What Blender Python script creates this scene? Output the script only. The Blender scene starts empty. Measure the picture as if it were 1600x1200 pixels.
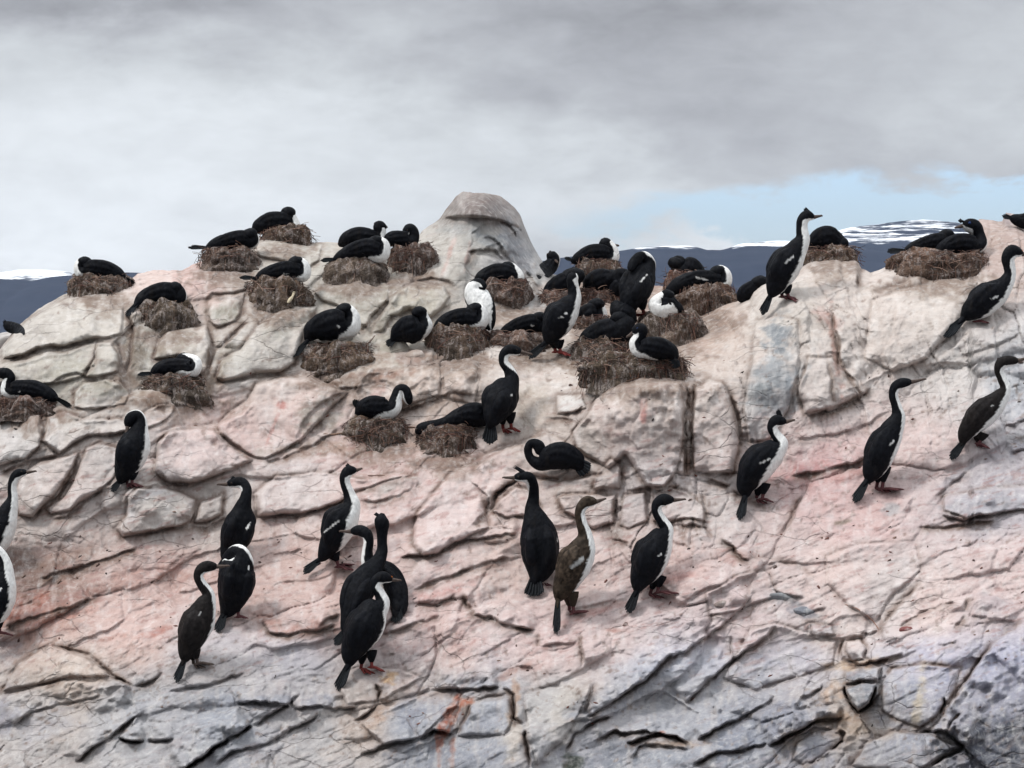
import bpy, math
import numpy as np

# ------------------------------------------------------------------ camera, sky, sun, exposure
scene = bpy.context.scene
F = 4537.0            # focal length in pixels of a 1600 px wide frame
HOR = 540.0           # row of the sea horizon
CAMZ = 3.0
cam = bpy.data.cameras.new("camera")
cam.sensor_width = 36.0
cam.lens = 36.0 * F / 1600.0
cam.clip_start = 0.5
cam.clip_end = 60000.0
camo = bpy.data.objects.new("camera", cam)
scene.collection.objects.link(camo)
PITCH = math.atan((600.0 - HOR) / F)
camo.location = (0, 0, CAMZ)
camo.rotation_euler = (math.radians(90) - PITCH, 0, 0)
scene.camera = camo
CP, SP = math.cos(PITCH), math.sin(PITCH)

def unproj(px, py, d):
    """point at distance d along the view axis through photo pixel (px, py)"""
    u = (np.asarray(px, float) - 800.0) / F
    v = -(np.asarray(py, float) - 600.0) / F
    d = np.asarray(d, float)
    return np.stack([u * d, d * (CP + v * SP), CAMZ + d * (v * CP - SP)], -1)

scene.view_settings.view_transform = 'Standard'
scene.view_settings.look = 'None'
scene.view_settings.exposure = 0.12
scene.view_settings.gamma = 1.0
SUN_EL, SUN_AZ = math.radians(56), math.radians(-112)     # azimuth from +Y, clockwise seen from above
world = bpy.data.worlds.new("World")
scene.world = world
world.use_nodes = True
wt = world.node_tree
wt.nodes.clear()

class G:
    """tiny helper for writing node maths"""
    def __init__(s, tree): s.t = tree
    def n(s, kind, **kw):
        x = s.t.nodes.new(kind)
        for k, v in kw.items(): setattr(x, k, v)
        return x
    def put(s, sock, v):
        if hasattr(v, 'is_linked') or hasattr(v, 'links'): s.t.links.new(v, sock)
        else: sock.default_value = v
    def m(s, op, a, b=0.0, c=None, clamp=False):
        x = s.n('ShaderNodeMath', operation=op, use_clamp=clamp)
        s.put(x.inputs[0], a); s.put(x.inputs[1], b)
        if c is not None: s.put(x.inputs[2], c)
        return x.outputs[0]
    def ramp(s, v, a, b, lo=0.0, hi=1.0):
        x = s.n('ShaderNodeMapRange', interpolation_type='SMOOTHSTEP')
        s.put(x.inputs[0], v); x.inputs[1].default_value = a; x.inputs[2].default_value = b
        x.inputs[3].default_value = lo; x.inputs[4].default_value = hi
        return x.outputs[0]
    def mix(s, f, a, b, mode='MIX'):
        x = s.n('ShaderNodeMix', data_type='RGBA', blend_type=mode)
        s.put(x.inputs[0], f)
        s.put(x.inputs[6], a if hasattr(a, 'links') else tuple(a) + (1,) * (4 - len(a)))
        s.put(x.inputs[7], b if hasattr(b, 'links') else tuple(b) + (1,) * (4 - len(b)))
        return x.outputs[2]
    def noise(s, vec, scale, detail=4, rough=0.55, dist=0.0):
        x = s.n('ShaderNodeTexNoise')
        s.put(x.inputs['Vector'], vec); x.inputs['Scale'].default_value = scale
        x.inputs['Detail'].default_value = detail; x.inputs['Roughness'].default_value = rough
        x.inputs['Distortion'].default_value = dist
        return x.outputs['Fac']
    def vec(s, a, b, c):
        x = s.n('ShaderNodeCombineXYZ'); s.put(x.inputs[0], a); s.put(x.inputs[1], b); s.put(x.inputs[2], c)
        return x.outputs[0]
    def scl(s, v, sx, sy, sz, rot=(0, 0, 0)):
        x = s.n('ShaderNodeMapping'); s.put(x.inputs['Vector'], v)
        x.inputs['Scale'].default_value = (sx, sy, sz); x.inputs['Rotation'].default_value = rot
        return x.outputs[0]

g = G(wt)
tc = g.n('ShaderNodeTexCoord')
sep = g.n('ShaderNodeSeparateXYZ'); wt.links.new(tc.outputs['Generated'], sep.inputs[0])
az = g.m('MULTIPLY', g.m('ARCTAN2', sep.outputs[0], sep.outputs[1]), 57.2958)      # degrees
el = g.m('MULTIPLY', g.m('ARCSINE', sep.outputs[2]), 57.2958)
sky = g.n('ShaderNodeTexSky', sky_type='NISHITA', sun_disc=False, sun_elevation=SUN_EL,
          sun_rotation=SUN_AZ, air_density=1.0, dust_density=1.5, ozone_density=1.2)
def blob(a0, e0, ra, re, va=az, ve=el):
    p = g.m('POWER', g.m('ABSOLUTE', g.m('DIVIDE', g.m('SUBTRACT', va, a0), ra)), 2.0)
    q = g.m('POWER', g.m('ABSOLUTE', g.m('DIVIDE', g.m('SUBTRACT', ve, e0), re)), 2.0)
    return g.m('POWER', 2.71828, g.m('MULTIPLY', g.m('ADD', p, q), -1.0))
v1 = g.vec(g.m('MULTIPLY', az, 0.13), g.m('MULTIPLY', el, 0.42), 3.1)
v2 = g.vec(g.m('MULTIPLY', az, 0.5), g.m('MULTIPLY', el, 1.15), 8.7)
v3 = g.vec(g.m('MULTIPLY', az, 0.8), g.m('MULTIPLY', el, 1.7), 1.7)
n1 = g.noise(v1, 1.0, 3, 0.5, 0.1)
n2 = g.noise(v2, 1.0, 5, 0.55, 0.2)
n3 = g.noise(v3, 1.0, 6, 0.6, 0.3)
azw = g.m('ADD', az, g.m('MULTIPLY', g.m('SUBTRACT', n2, 0.5), 5.0))
elw = g.m('ADD', el, g.m('MULTIPLY', g.m('SUBTRACT', n2, 0.5), 2.2))
# brightness of the cloud deck: dark violet-grey bands high up, bright veil to the left
br = g.m('ADD', 0.505, g.m('MULTIPLY', g.m('SUBTRACT', n1, 0.5), 0.34))
br = g.m('ADD', br, g.m('MULTIPLY', g.m('SUBTRACT', n3, 0.5), 0.20))
def addb(v, k, *a):
    return g.m('ADD', v, g.m('MULTIPLY', blob(*a, va=azw, ve=elw), k))
br = addb(br, 0.30, -8.5, 3.6, 5.5, 2.6)
br = addb(br, 0.10, -3.0, 4.3, 3.5, 1.0)
br = addb(br, 0.12, -1.0, 2.6, 6.0, 0.7)
br = addb(br, -0.17, -7.5, 6.9, 4.2, 0.7)
br = addb(br, -0.07, 4.0, 5.2, 5.5, 0.9)
br = addb(br, -0.10, 3.0, 6.6, 5.0, 0.6)
br = addb(br, 0.12, 1.5, 3.3, 2.6, 0.8)
br = addb(br, 0.14, 9.0, 4.4, 2.5, 0.9)
br = addb(br, 0.16, -9.5, 1.7, 4.0, 0.8)
br = addb(br, 0.20, 4.3, 2.0, 2.0, 0.35)
# the deck is brighter towards the zenith, as an overcast sky is
zen = g.ramp(el, 8.0, 60.0, 0.0, 1.0)
br = g.m('MULTIPLY', br, g.m('ADD', 1.0, g.m('MULTIPLY', zen, 2.1)))
tint = g.mix(g.ramp(br, 0.36, 0.66), (0.95, 0.98, 1.065), (0.95, 1.0, 1.05))
cs = g.n('ShaderNodeVectorMath', operation='SCALE'); wt.links.new(tint, cs.inputs[0]); g.put(cs.inputs[3], br)
hole = g.m('ADD', blob(8.6, 2.8, 4.2, 0.66, va=azw, ve=elw), blob(4.6, 2.45, 4.2, 0.50, va=azw, ve=elw))
hole = g.m('ADD', hole, g.m('MULTIPLY', blob(9.5, 2.6, 3.0, 0.9, va=azw, ve=elw), 0.5))
hole = g.ramp(hole, 0.30, 0.95, 0.0, 0.93)
skb = g.n('ShaderNodeVectorMath', operation='MULTIPLY'); wt.links.new(sky.outputs[0], skb.inputs[0]); skb.inputs[1].default_value = (1.42, 1.66, 2.2)
SKS = 0.10
cl = g.n('ShaderNodeVectorMath', operation='SCALE'); wt.links.new(cs.outputs[0], cl.inputs[0]); cl.inputs[3].default_value = 1.0 / SKS
full = g.mix(hole, cl.outputs[0], skb.outputs[0])
bg = g.n('ShaderNodeBackground'); wt.links.new(full, bg.inputs[0]); bg.inputs[1].default_value = SKS
wo = g.n('ShaderNodeOutputWorld'); wt.links.new(bg.outputs[0], wo.inputs[0])

sl = bpy.data.lights.new("sun", 'SUN')
sl.energy = 2.0
sl.angle = math.radians(11)
sl.color = (1.0, 0.975, 0.94)
so = bpy.data.objects.new("sun", sl)
scene.collection.objects.link(so)
from mathutils import Vector
sd = Vector((math.sin(SUN_AZ) * math.cos(SUN_EL), math.cos(SUN_AZ) * math.cos(SUN_EL), math.sin(SUN_EL)))
so.rotation_euler = sd.to_track_quat('Z', 'Y').to_euler()
so.location = sd * 30

# ------------------------------------------------------------------ helpers
def lin(c):
    c = np.asarray(c, float) / 255.0
    return np.where(c <= 0.04045, c / 12.92, ((c + 0.055) / 1.055) ** 2.4)

RNG = np.random.default_rng(7)
_T = RNG.random((256, 256))
def vnoise(x, y):
    xi = np.floor(x).astype(int); yi = np.floor(y).astype(int)
    fx = x - xi; fy = y - yi
    fx = fx * fx * fx * (fx * (fx * 6 - 15) + 10); fy = fy * fy * fy * (fy * (fy * 6 - 15) + 10)
    a = _T[yi & 255, xi & 255]; b = _T[yi & 255, (xi + 1) & 255]
    c = _T[(yi + 1) & 255, xi & 255]; d = _T[(yi + 1) & 255, (xi + 1) & 255]
    return (a + (b - a) * fx) * (1 - fy) + (c + (d - c) * fx) * fy - 0.5
def fbm(x, y, o=4, g_=0.5):
    s = 0; a = 1.0
    for k in range(o):
        s = s + a * vnoise(x * 2 ** k + 17.3 * k, y * 2 ** k + 9.1 * k); a *= g_
    return s
def sst(a, b, x):
    t = np.clip((x - a) / (b - a), 0, 1)
    return t * t * (3 - 2 * t)
def rot(x, y, deg):
    c, s = math.cos(math.radians(deg)), math.sin(math.radians(deg))
    return x * c + y * s, -x * s + y * c
def cells(x, y, seed):
    """jittered cells: distance to the crack, and per-cell random numbers with the offset from the cell's seed"""
    r = np.random.default_rng(seed)
    T = r.random((5, 128, 128))
    xi = np.floor(x).astype(int); yi = np.floor(y).astype(int)
    b1 = np.full(x.shape, 9.0); b2 = np.full(x.shape, 9.0)
    ci = np.zeros(x.shape, int); cj = np.zeros(x.shape, int); ox = np.zeros(x.shape); oy = np.zeros(x.shape)
    for dj in (-1, 0, 1):
        for di in (-1, 0, 1):
            gi = (xi + di); gj = (yi + dj)
            sx = gi + 0.1 + 0.8 * T[0, gj & 127, gi & 127]; sy = gj + 0.1 + 0.8 * T[1, gj & 127, gi & 127]
            d = np.hypot(x - sx, y - sy)
            m = d < b1
            b2 = np.where(m, b1, np.minimum(b2, d))
            b1 = np.where(m, d, b1)
            ci = np.where(m, gi & 127, ci); cj = np.where(m, gj & 127, cj)
            ox = np.where(m, x - sx, ox); oy = np.where(m, y - sy, oy)
    return b2 - b1, T[2][cj, ci] - 0.5, T[3][cj, ci] - 0.5, T[4][cj, ci] - 0.5, ox, oy

def link(name, me, parent=None, **props):
    o = bpy.data.objects.new(name, me)
    scene.collection.objects.link(o)
    if parent is not None: o.parent = parent
    for k, v in props.items(): o[k] = v
    return o
def mesh_np(name, V, Q, mat, smooth=True, cols=None, attr='colour', tris=None):
    me = bpy.data.meshes.new(name)
    V = np.asarray(V, np.float32)
    Q = np.asarray(Q, np.int32).reshape(-1, 4) if len(Q) else np.zeros((0, 4), np.int32)
    tr = np.asarray(tris, np.int32).reshape(-1, 3) if tris is not None and len(tris) else np.zeros((0, 3), np.int32)
    me.vertices.add(len(V)); me.vertices.foreach_set('co', V.ravel())
    me.loops.add(Q.size + tr.size)
    me.loops.foreach_set('vertex_index', np.concatenate([Q.ravel(), tr.ravel()]))
    me.polygons.add(len(Q) + len(tr))
    me.polygons.foreach_set('loop_start', np.concatenate([np.arange(len(Q)) * 4, Q.size + np.arange(len(tr)) * 3]).astype(np.int32))
    me.polygons.foreach_set('use_smooth', np.full(len(Q) + len(tr), smooth))
    me.update(calc_edges=True)
    me.validate()
    if cols is not None:
        C = np.ones((len(V), 4), np.float32); C[:, :3] = cols
        a = me.color_attributes.new(attr, 'FLOAT_COLOR', 'POINT'); a.data.foreach_set('color', C.ravel())
    me.materials.append(mat)
    return me

def new_mat(name, rough=0.8):
    m = bpy.data.materials.new(name); m.use_nodes = True
    t = m.node_tree; p = t.nodes['Principled BSDF']; p.inputs['Roughness'].default_value = rough
    return m, G(t), p
# ------------------------------------------------------------------ the rock: one sheet of terrain, ledges, joints and blocks
RIDGE = np.array([(-1500,1500),(-700,1150),(-350,800),(-150,640),(-60,580),(0,545),(30,507),(60,482),(100,460),(150,444),(205,436),(215,427),(245,422),(285,422),
 (300,414),(340,402),(372,378),(400,373),(430,370),(470,377),(500,379),(535,378),(570,388),(605,395),(640,383),(662,358),(686,343),(697,326),
 (712,307),(724,300),(760,302),(784,307),(802,322),(813,335),(819,352),(830,378),(845,404),(860,428),(885,434),(905,424),(935,420),(965,422),(985,440),
 (1010,446),(1040,446),(1060,446),(1100,454),(1150,468),(1172,462),(1178,446),(1190,438),(1215,436),(1240,424),(1262,402),(1300,398),(1337,402),(1346,420),(1360,425),
 (1385,418),(1400,408),(1430,400),(1480,404),(1512,398),(1522,352),(1530,342),(1555,345),(1566,346),(1572,332),(1585,335),(1600,348),(1660,352),(1800,350),(2100,500),(2600,900),(3300,1500)], float)
# (px, py, distance): the lie of the slope
CTRL = np.array([(-500,1400,16.0),(-300,1200,16.6),(0,1200,16.2),(400,1200,16.0),(800,1200,15.9),(1200,1200,15.85),(1600,1200,15.35),(1900,1300,15.1),(800,1400,15.4),(2200,900,16.2),
 (0,1050,16.7),(300,1050,16.55),(600,1050,16.5),(900,1050,16.45),(1200,1050,16.35),(1500,1050,15.95),
 (0,900,17.25),(300,900,17.15),(600,900,17.0),(900,900,16.95),(1200,900,16.85),(1550,900,16.55),
 (0,750,17.6),(200,750,17.5),(450,750,17.65),(700,750,17.6),(900,750,17.4),(1000,750,17.25),(1200,750,17.35),(1400,750,17.2),(1600,750,17.0),
 (0,650,17.85),(300,650,17.95),(600,650,18.1),(750,650,17.95),(1000,650,17.4),(1150,650,17.55),(1350,650,17.5),(1600,650,17.4),
 (1000,600,17.55),(750,600,18.1),(0,550,18.1),(300,550,18.3),(600,550,18.5),(800,550,18.45),(980,550,18.35),(1150,550,17.85),(1350,550,17.75),(1600,550,17.65),
 (0,500,18.5),(150,470,18.6),(400,470,18.75),(600,470,18.9),(750,470,19.1),(950,470,19.4),(1100,480,19.2),(1230,470,18.2),(1400,470,18.15),(1600,470,18.0),
 (350,400,19.2),(450,395,19.3),(600,405,19.3),(740,400,19.3),(830,420,19.6),(920,425,20.0),(1300,405,18.6),(1450,410,18.6),(1580,400,18.5),(1580,350,18.9),(750,340,19.6),(750,305,19.8),(1900,400,18.8),(-300,800,17.6)], float)
def tps_fit(P, v):
    n = len(P); d = np.hypot(P[:, None, 0] - P[None, :, 0], P[:, None, 1] - P[None, :, 1]) / 100
    K = np.where(d > 0, d * d * np.log(d + 1e-9), 0) + np.eye(n) * 0.05
    A = np.zeros((n + 3, n + 3)); A[:n, :n] = K; A[:n, n] = 1; A[:n, n + 1:] = P / 1000; A[n, :n] = 1; A[n + 1:, :n] = P.T / 1000
    return np.linalg.solve(A, np.concatenate([v, np.zeros(3)]))
WT = tps_fit(CTRL[:, :2], CTRL[:, 2])
def tps(x, y):
    s = WT[-3] + WT[-2] * x / 1000 + WT[-1] * y / 1000
    for k in range(len(CTRL)):
        d2 = ((x - CTRL[k, 0]) ** 2 + (y - CTRL[k, 1]) ** 2) / 1e4 + 1e-9
        s = s + WT[k] * 0.5 * d2 * np.log(d2)
    return s

xs = np.concatenate([np.linspace(-1400, -80, 70), np.arange(-70, 1671, 1.7), np.linspace(1680, 3200, 70)])
NX = len(xs); NY = 560
top = np.interp(xs, RIDGE[:, 0], RIDGE[:, 1])
top = top + 2.2 * fbm(xs / 22.0, xs * 0 + 3.3, 3) + 1.0 * vnoise(xs / 5.0, xs * 0 + 8)
bot = np.full(NX, 1470.0); bot = np.maximum(bot, top + 4)
vv = np.concatenate([np.linspace(0, 0.16, 36, endpoint=False), np.linspace(0.16, 1, NY - 36)])
PX = np.repeat(xs[None, :], NY, 0)
# rows crowd a little where the frame begins
PY = bot[None, :] + (top - bot)[None, :] * vv[:, None]

# joints and ledges traced over the photograph: pts | side that stands proud | height (m) | run of the bulge (px) | groove (m) | soil
LINES = """
2,563 37,556 62,543 100,541 130,533 160,528|u|.10|40|.03|.6
175,532 187,550 186,582|l|.05|22|.05|1
125,587 145,570 150,537|l|.05|22|.02|.3
0,600 30,607 70,600 120,588 150,594 190,606|u|.05|26|.02|.3
327,507 331,537 325,575 318,596|l|.09|26|.07|1.2
200,480 206,520 200,560 190,590|r|.06|26|.06|1.3
392,503 382,508 362,525 335,550 325,587|d|.06|24|.06|1.3
327,470 322,490 330,512 355,507|u|.04|18|.04|.8
382,460 377,495 362,508|l|.04|18|.03|.6
320,470 350,461 382,458|d|.05|14|.01|.1
395,520 425,497 455,482 495,480|d|.08|46|.02|.2
330,600 370,592 400,590 437,586 485,588 535,606|d|.07|44|.03|.5
490,452 525,443 575,430 592,430|d|.06|30|.02|.2
577,495 574,512 566,518 555,502|u|.06|24|.05|.7
577,515 605,472 615,450 632,440 660,436|r|.07|44|.03|.5
700,462 685,490 668,505|l|.04|18|.03|.3
687,342 720,339 760,341 782,348 802,362 808,380|u|.08|22|.03|.3
745,371 760,372 775,383 787,398 800,416 815,430|u|.08|28|.02|.2
722,395 745,392 770,395 790,412 805,430|u|.06|20|.02|.1
737,383 733,400 727,420|l|.03|14|.05|.6
640,440 670,436 700,440 722,452|u|.04|30|.03|.5
840,455 825,432 812,415|r|.03|18|.03|.4
785,362 800,380 815,400 832,425 848,446|l|.12|26|.0|0
455,700 487,697 520,681 532,668|u|.05|30|.05|1
405,720 450,710 487,698|u|.04|24|.04|.9
545,608 520,620 490,645 462,690|l|.06|34|.0|0
545,608 575,575 620,572 650,575 710,567 750,557|d|.10|40|.01|0
540,672 552,650 575,645 650,637 712,612 745,618|u|.05|26|.05|.9
750,560 747,600 742,640|l|.03|16|.02|.4
693,556 691,590 688,620|r|.02|16|.01|.2
247,740 262,757 295,758 350,743 357,732|u|.06|34|.04|.7
335,670 350,685 375,705 397,718|l|.05|30|.03|.6
397,718 380,728 357,733|u|.03|14|.02|.7
240,680 275,666 337,665 365,650 400,622|d|.07|44|.02|.3
62,683 65,690 90,710 112,695 140,683 187,675 225,672|u|.06|26|.03|.5
0,740 37,725 70,716 95,710|u|.07|34|.04|.9
65,640 62,665 72,690|l|.04|20|.03|.4
130,700 118,725 110,752 90,780 72,793 52,812|l|.08|34|.06|1.1
75,812 105,811 127,793 150,773 185,766|u|.04|18|.03|.8
190,806 195,777 212,757 250,756 270,768|d|.06|34|.02|.2
205,812 215,790 235,800 262,778|d|.02|12|.0|0
309,780 302,800 297,818|l|.05|22|.03|.6
185,843 250,830 295,820 320,823 347,811 400,812|u|.06|32|.05|1.1
400,811 437,808 465,808 500,800 530,786 555,770|u|.06|30|.03|.7
555,770 585,757 625,745 652,742|d|.07|20|.0|0
560,783 600,779 625,773 650,756|u|.05|18|.03|.5
760,790 768,800 775,774 797,756|l|.07|30|.06|1
750,775 762,800 750,815 735,828|l|.05|30|.03|.6
620,872 665,870 720,851 770,838 815,830|u|.07|24|.04|.8
650,852 700,838 760,822 812,815|d|.06|20|.0|.2
640,926 690,906 740,890 800,869|u|.05|26|.04|.7
675,872 650,880 632,905|r|.04|22|.02|.5
750,850 787,846 812,834|u|.04|18|.02|.5
720,925 745,960 767,967 795,979 840,983|u|.07|34|.05|.9
841,984 842,1000 844,1012|r|.05|22|.05|.8
880,960 905,950 940,945 985,940|u|.02|16|.02|.3
909,985 907,1010 909,1040|r|.05|26|.04|.7
844,1012 870,1006 905,1004|u|.03|20|.02|.3
640,950 680,945 720,930|u|.04|24|.03|.5
562,985 600,990 660,975 690,960|u|.03|24|.02|.5
675,1076 720,1078 781,1077|u|.05|34|.04|.5
781,1077 800,1087 802,1121 817,1133|r|.05|20|.05|1.3
800,1087 760,1090 738,1096|d|.04|26|.02|.5
738,1096 722,1125 712,1146|r|.04|26|.02|1.3
656,1160 675,1145 709,1146|u|.08|26|.10|.2
817,1133 822,1165 826,1200|r|.05|24|.04|.6
930,1061 921,1085 911,1117|l|.04|22|.03|.5
911,1121 937,1110 1005,1066 1050,1028 1102,995 1155,957 1180,930|u|.09|34|.03|.5
1069,1100 1099,1070 1129,1043 1162,1016 1200,994 1216,975|u|.06|36|.03|.5
1138,990 1139,1031|r|.03|20|.04|.3
1114,1102 1116,1120|r|.02|16|.03|.2
881,1178 890,1160 897,1147 930,1126 960,1122|u|.05|26|.05|.4
926,1160 956,1146 1012,1148 1031,1152|u|.05|22|.03|.4
975,1163 1005,1158 1031,1151 1058,1155 1075,1168|u|.08|20|.07|.9
1087,1162 1125,1141 1170,1118 1200,1103 1215,1085|u|.07|30|.04|.4
1080,1200 1120,1180 1160,1176 1200,1160|u|.05|24|.04|.4
990,1185 1000,1170 1040,1168 1080,1178|u|.04|16|.03|.3
187,1150 200,1158 225,1158|u|.09|22|.12|.1
228,1157 250,1159 272,1160|u|.08|18|.10|.1
276,1204 300,1190 319,1180 349,1164 394,1134|u|.10|34|.16|.1
394,1134 420,1116 442,1104 470,1085|u|.05|26|.04|.2
86,1010 139,1025 170,1052 178,1060 210,1074|l|.06|36|.05|.9
210,1074 240,1066 262,1050|u|.03|20|.03|.5
0,1085 60,1070 110,1060 178,1066|d|.04|34|.02|.3
262,1083 326,1072 390,1050|u|.02|24|.03|.1
367,1100 400,1098 442,1101 454,1108|u|.06|20|.04|.1
454,1108 470,1110 500,1104 525,1108 560,1103|u|.06|22|.03|.1
455,1080 452,1095 454,1108|r|.03|14|.03|.1
112,1192 145,1168 176,1150 200,1130 230,1108|u|.05|28|.04|.3
20,1140 50,1115 95,1100 160,1088|u|.03|22|.02|.2
592,1100 570,1120 556,1128|u|.03|22|.03|.6
592,1100 596,1080 585,1065|r|.04|22|.04|.9
560,1180 600,1165 650,1160|u|.04|30|.03|.1
330,1200 370,1175 420,1160 480,1128 500,1115|u|.03|24|.03|.1
1322,1072 1326,1092 1340,1115 1360,1100 1372,1068|u|.12|26|.07|.4
1322,1072 1345,1066 1375,1064|u|.03|14|.02|.1
1377,1036 1374,1066 1370,1080|l|.06|18|.03|.1
1342,991 1360,990 1376,985|u|.03|20|.06|.1
1320,1025 1345,1036 1370,1030 1415,1021|u|.05|30|.03|1
1312,1030 1316,1010 1322,992|r|.05|20|.03|.6
1377,1035 1415,1022 1440,1010|u|.02|16|.02|.3
1512,933 1513,958|l|.06|22|.05|.9
1513,962 1550,968 1588,974|u|.06|20|.03|.3
1515,932 1550,938 1570,952 1588,970|d|.05|16|.0|0
1490,985 1505,975 1515,962|u|.04|16|.03|.6
1458,1006 1480,1006 1500,998|u|.03|10|.02|.2
1247,1093 1265,1088 1285,1077 1291,1066|u|.05|24|.03|.1
1200,1168 1215,1160 1240,1144 1275,1127 1320,1120|u|.10|32|.09|.7
1200,1112 1225,1108 1270,1105 1320,1098|d|.05|30|.01|.1
1245,1150 1275,1138 1318,1142 1316,1158 1270,1190 1244,1200|d|.05|26|.01|.3
1440,1141 1482,1147 1507,1168 1475,1183 1455,1200|u|.10|30|.09|.4
1430,1150 1450,1142 1472,1120 1495,1086 1520,1045 1550,1007 1600,966|r|.10|50|.03|.7
1465,1120 1480,1100 1478,1085|r|.05|14|.08|.2
1482,1147 1490,1130 1508,1112|r|.05|16|.08|.1
1162,688 1156,665 1149,640 1141,615|r|.05|22|.04|.9
1147,757 1180,745 1209,741|u|.02|20|.02|.4
1100,743 1119,750 1147,757|u|.05|26|.04|.8
1256,652 1303,640 1344,621 1370,604|u|.07|40|.03|.8
1300,485 1307,525 1312,562 1325,583 1340,600|r|.08|40|.07|1.2
1291,540 1296,570 1302,600 1303,636|l|.03|22|.02|.5
1347,462 1341,440 1343,422|l|.06|20|.05|.8
1355,461 1380,452 1407,442 1430,433 1450,430|d|.06|30|.03|.7
1400,470 1392,520 1370,560|r|.03|34|.01|.1
1456,782 1470,770 1484,756 1516,735|u|.04|16|.05|.3
1466,803 1506,816 1537,806 1594,800|u|.09|26|.06|.5
1475,771 1531,765 1598,758|d|.06|16|.0|0
1434,824 1475,827 1506,822 1560,812|u|.05|26|.03|.8
1216,842 1235,815 1247,787 1262,775|r|.04|26|.03|.5
1122,837 1147,856 1162,875 1180,878|r|.06|26|.06|1.1
1140,757 1190,790 1206,800|u|.02|20|.02|.5
1566,666 1600,658 1640,650|u|.05|22|.03|.2
1575,714 1600,705 1640,697|u|.06|18|.08|.1
1240,690 1290,680 1350,668 1400,640|u|.03|30|.01|.2
1235,745 1290,735 1350,718 1400,700|u|.05|26|.03|.8
892,675 900,662 912,650 925,625 940,602|r|.10|44|.02|.4
1072,592 1076,645 1072,695 1074,745|l|.10|36|.09|1.2
1085,592 1082,645 1083,700 1082,740|r|.07|36|.05|.9
930,601 955,594 987,594 1020,588 1045,591 1072,590|d|.12|44|.02|.2
1085,600 1100,590 1130,590 1141,612|d|.08|34|.02|.3
867,612 866,630 867,649|r|.03|12|.03|.5
867,649 895,644 917,634|u|.04|20|.03|.6
845,650 875,655 900,662|u|.03|20|.03|.7
970,717 972,742 972,768|l|.05|22|.05|.7
950,735 952,700 958,660|r|.03|22|.01|.3
920,767 945,764 967,768|u|.04|24|.03|.5
975,768 1010,765 1040,768 1072,752|u|.05|26|.04|.8
965,772 963,800 965,822|r|.04|22|.05|.6
1012,772 1014,795 1015,818|r|.03|22|.02|.3
860,787 875,772 907,768|d|.04|22|.02|.3
908,768 912,790 900,812|l|.04|20|.02|.3
765,795 775,776 790,762 807,752 830,748|r|.06|30|.04|.9
830,748 870,752 910,745 945,738|d|.05|24|.03|.8
965,822 962,842 985,850|r|.04|24|.05|.9
1015,818 1050,822 1085,818 1110,826|u|.04|26|.03|.6
1060,800 1068,820 1072,850|r|.03|20|.03|.4
1100,760 1105,790 1100,820 1115,845|l|.04|26|.04|.6
700,612 715,640 760,690 790,705|u|.02|16|.0|.2
640,720 690,735 745,726 800,700 860,670|d|.06|40|.02|.4
630,610 600,600 560,605 520,606|u|.03|16|.02|.9
1150,880 1190,868 1240,880 1275,900|d|.05|26|.02|.3
1205,915 1222,930 1258,938|u|.05|16|.05|.2
1240,960 1262,958 1290,950|u|.05|16|.07|.3
1170,935 1175,905 1190,885|r|.03|20|.03|.3
1262,975 1270,995 1310,992|r|.05|24|.03|.4
1320,945 1345,960 1372,986|r|.012|20|.012|.3
1400,985 1440,960 1500,940|u|.03|26|.02|.3
1370,1000 1390,960 1420,930 1440,900|r|.05|34|.03|.6
60,905 100,890 150,880 220,860|u|.04|24|.04|1.2
0,980 60,965 110,950 160,930|u|.04|24|.03|1
405,965 420,985 450,990 500,985 525,975|u|.05|22|.04|1
500,980 515,965 528,958|u|.04|16|.04|.6
1500,560 1540,548 1600,520|u|.04|30|.02|.2
1440,600 1470,560 1510,520 1540,500|r|.03|34|.01|.1
"""
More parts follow.
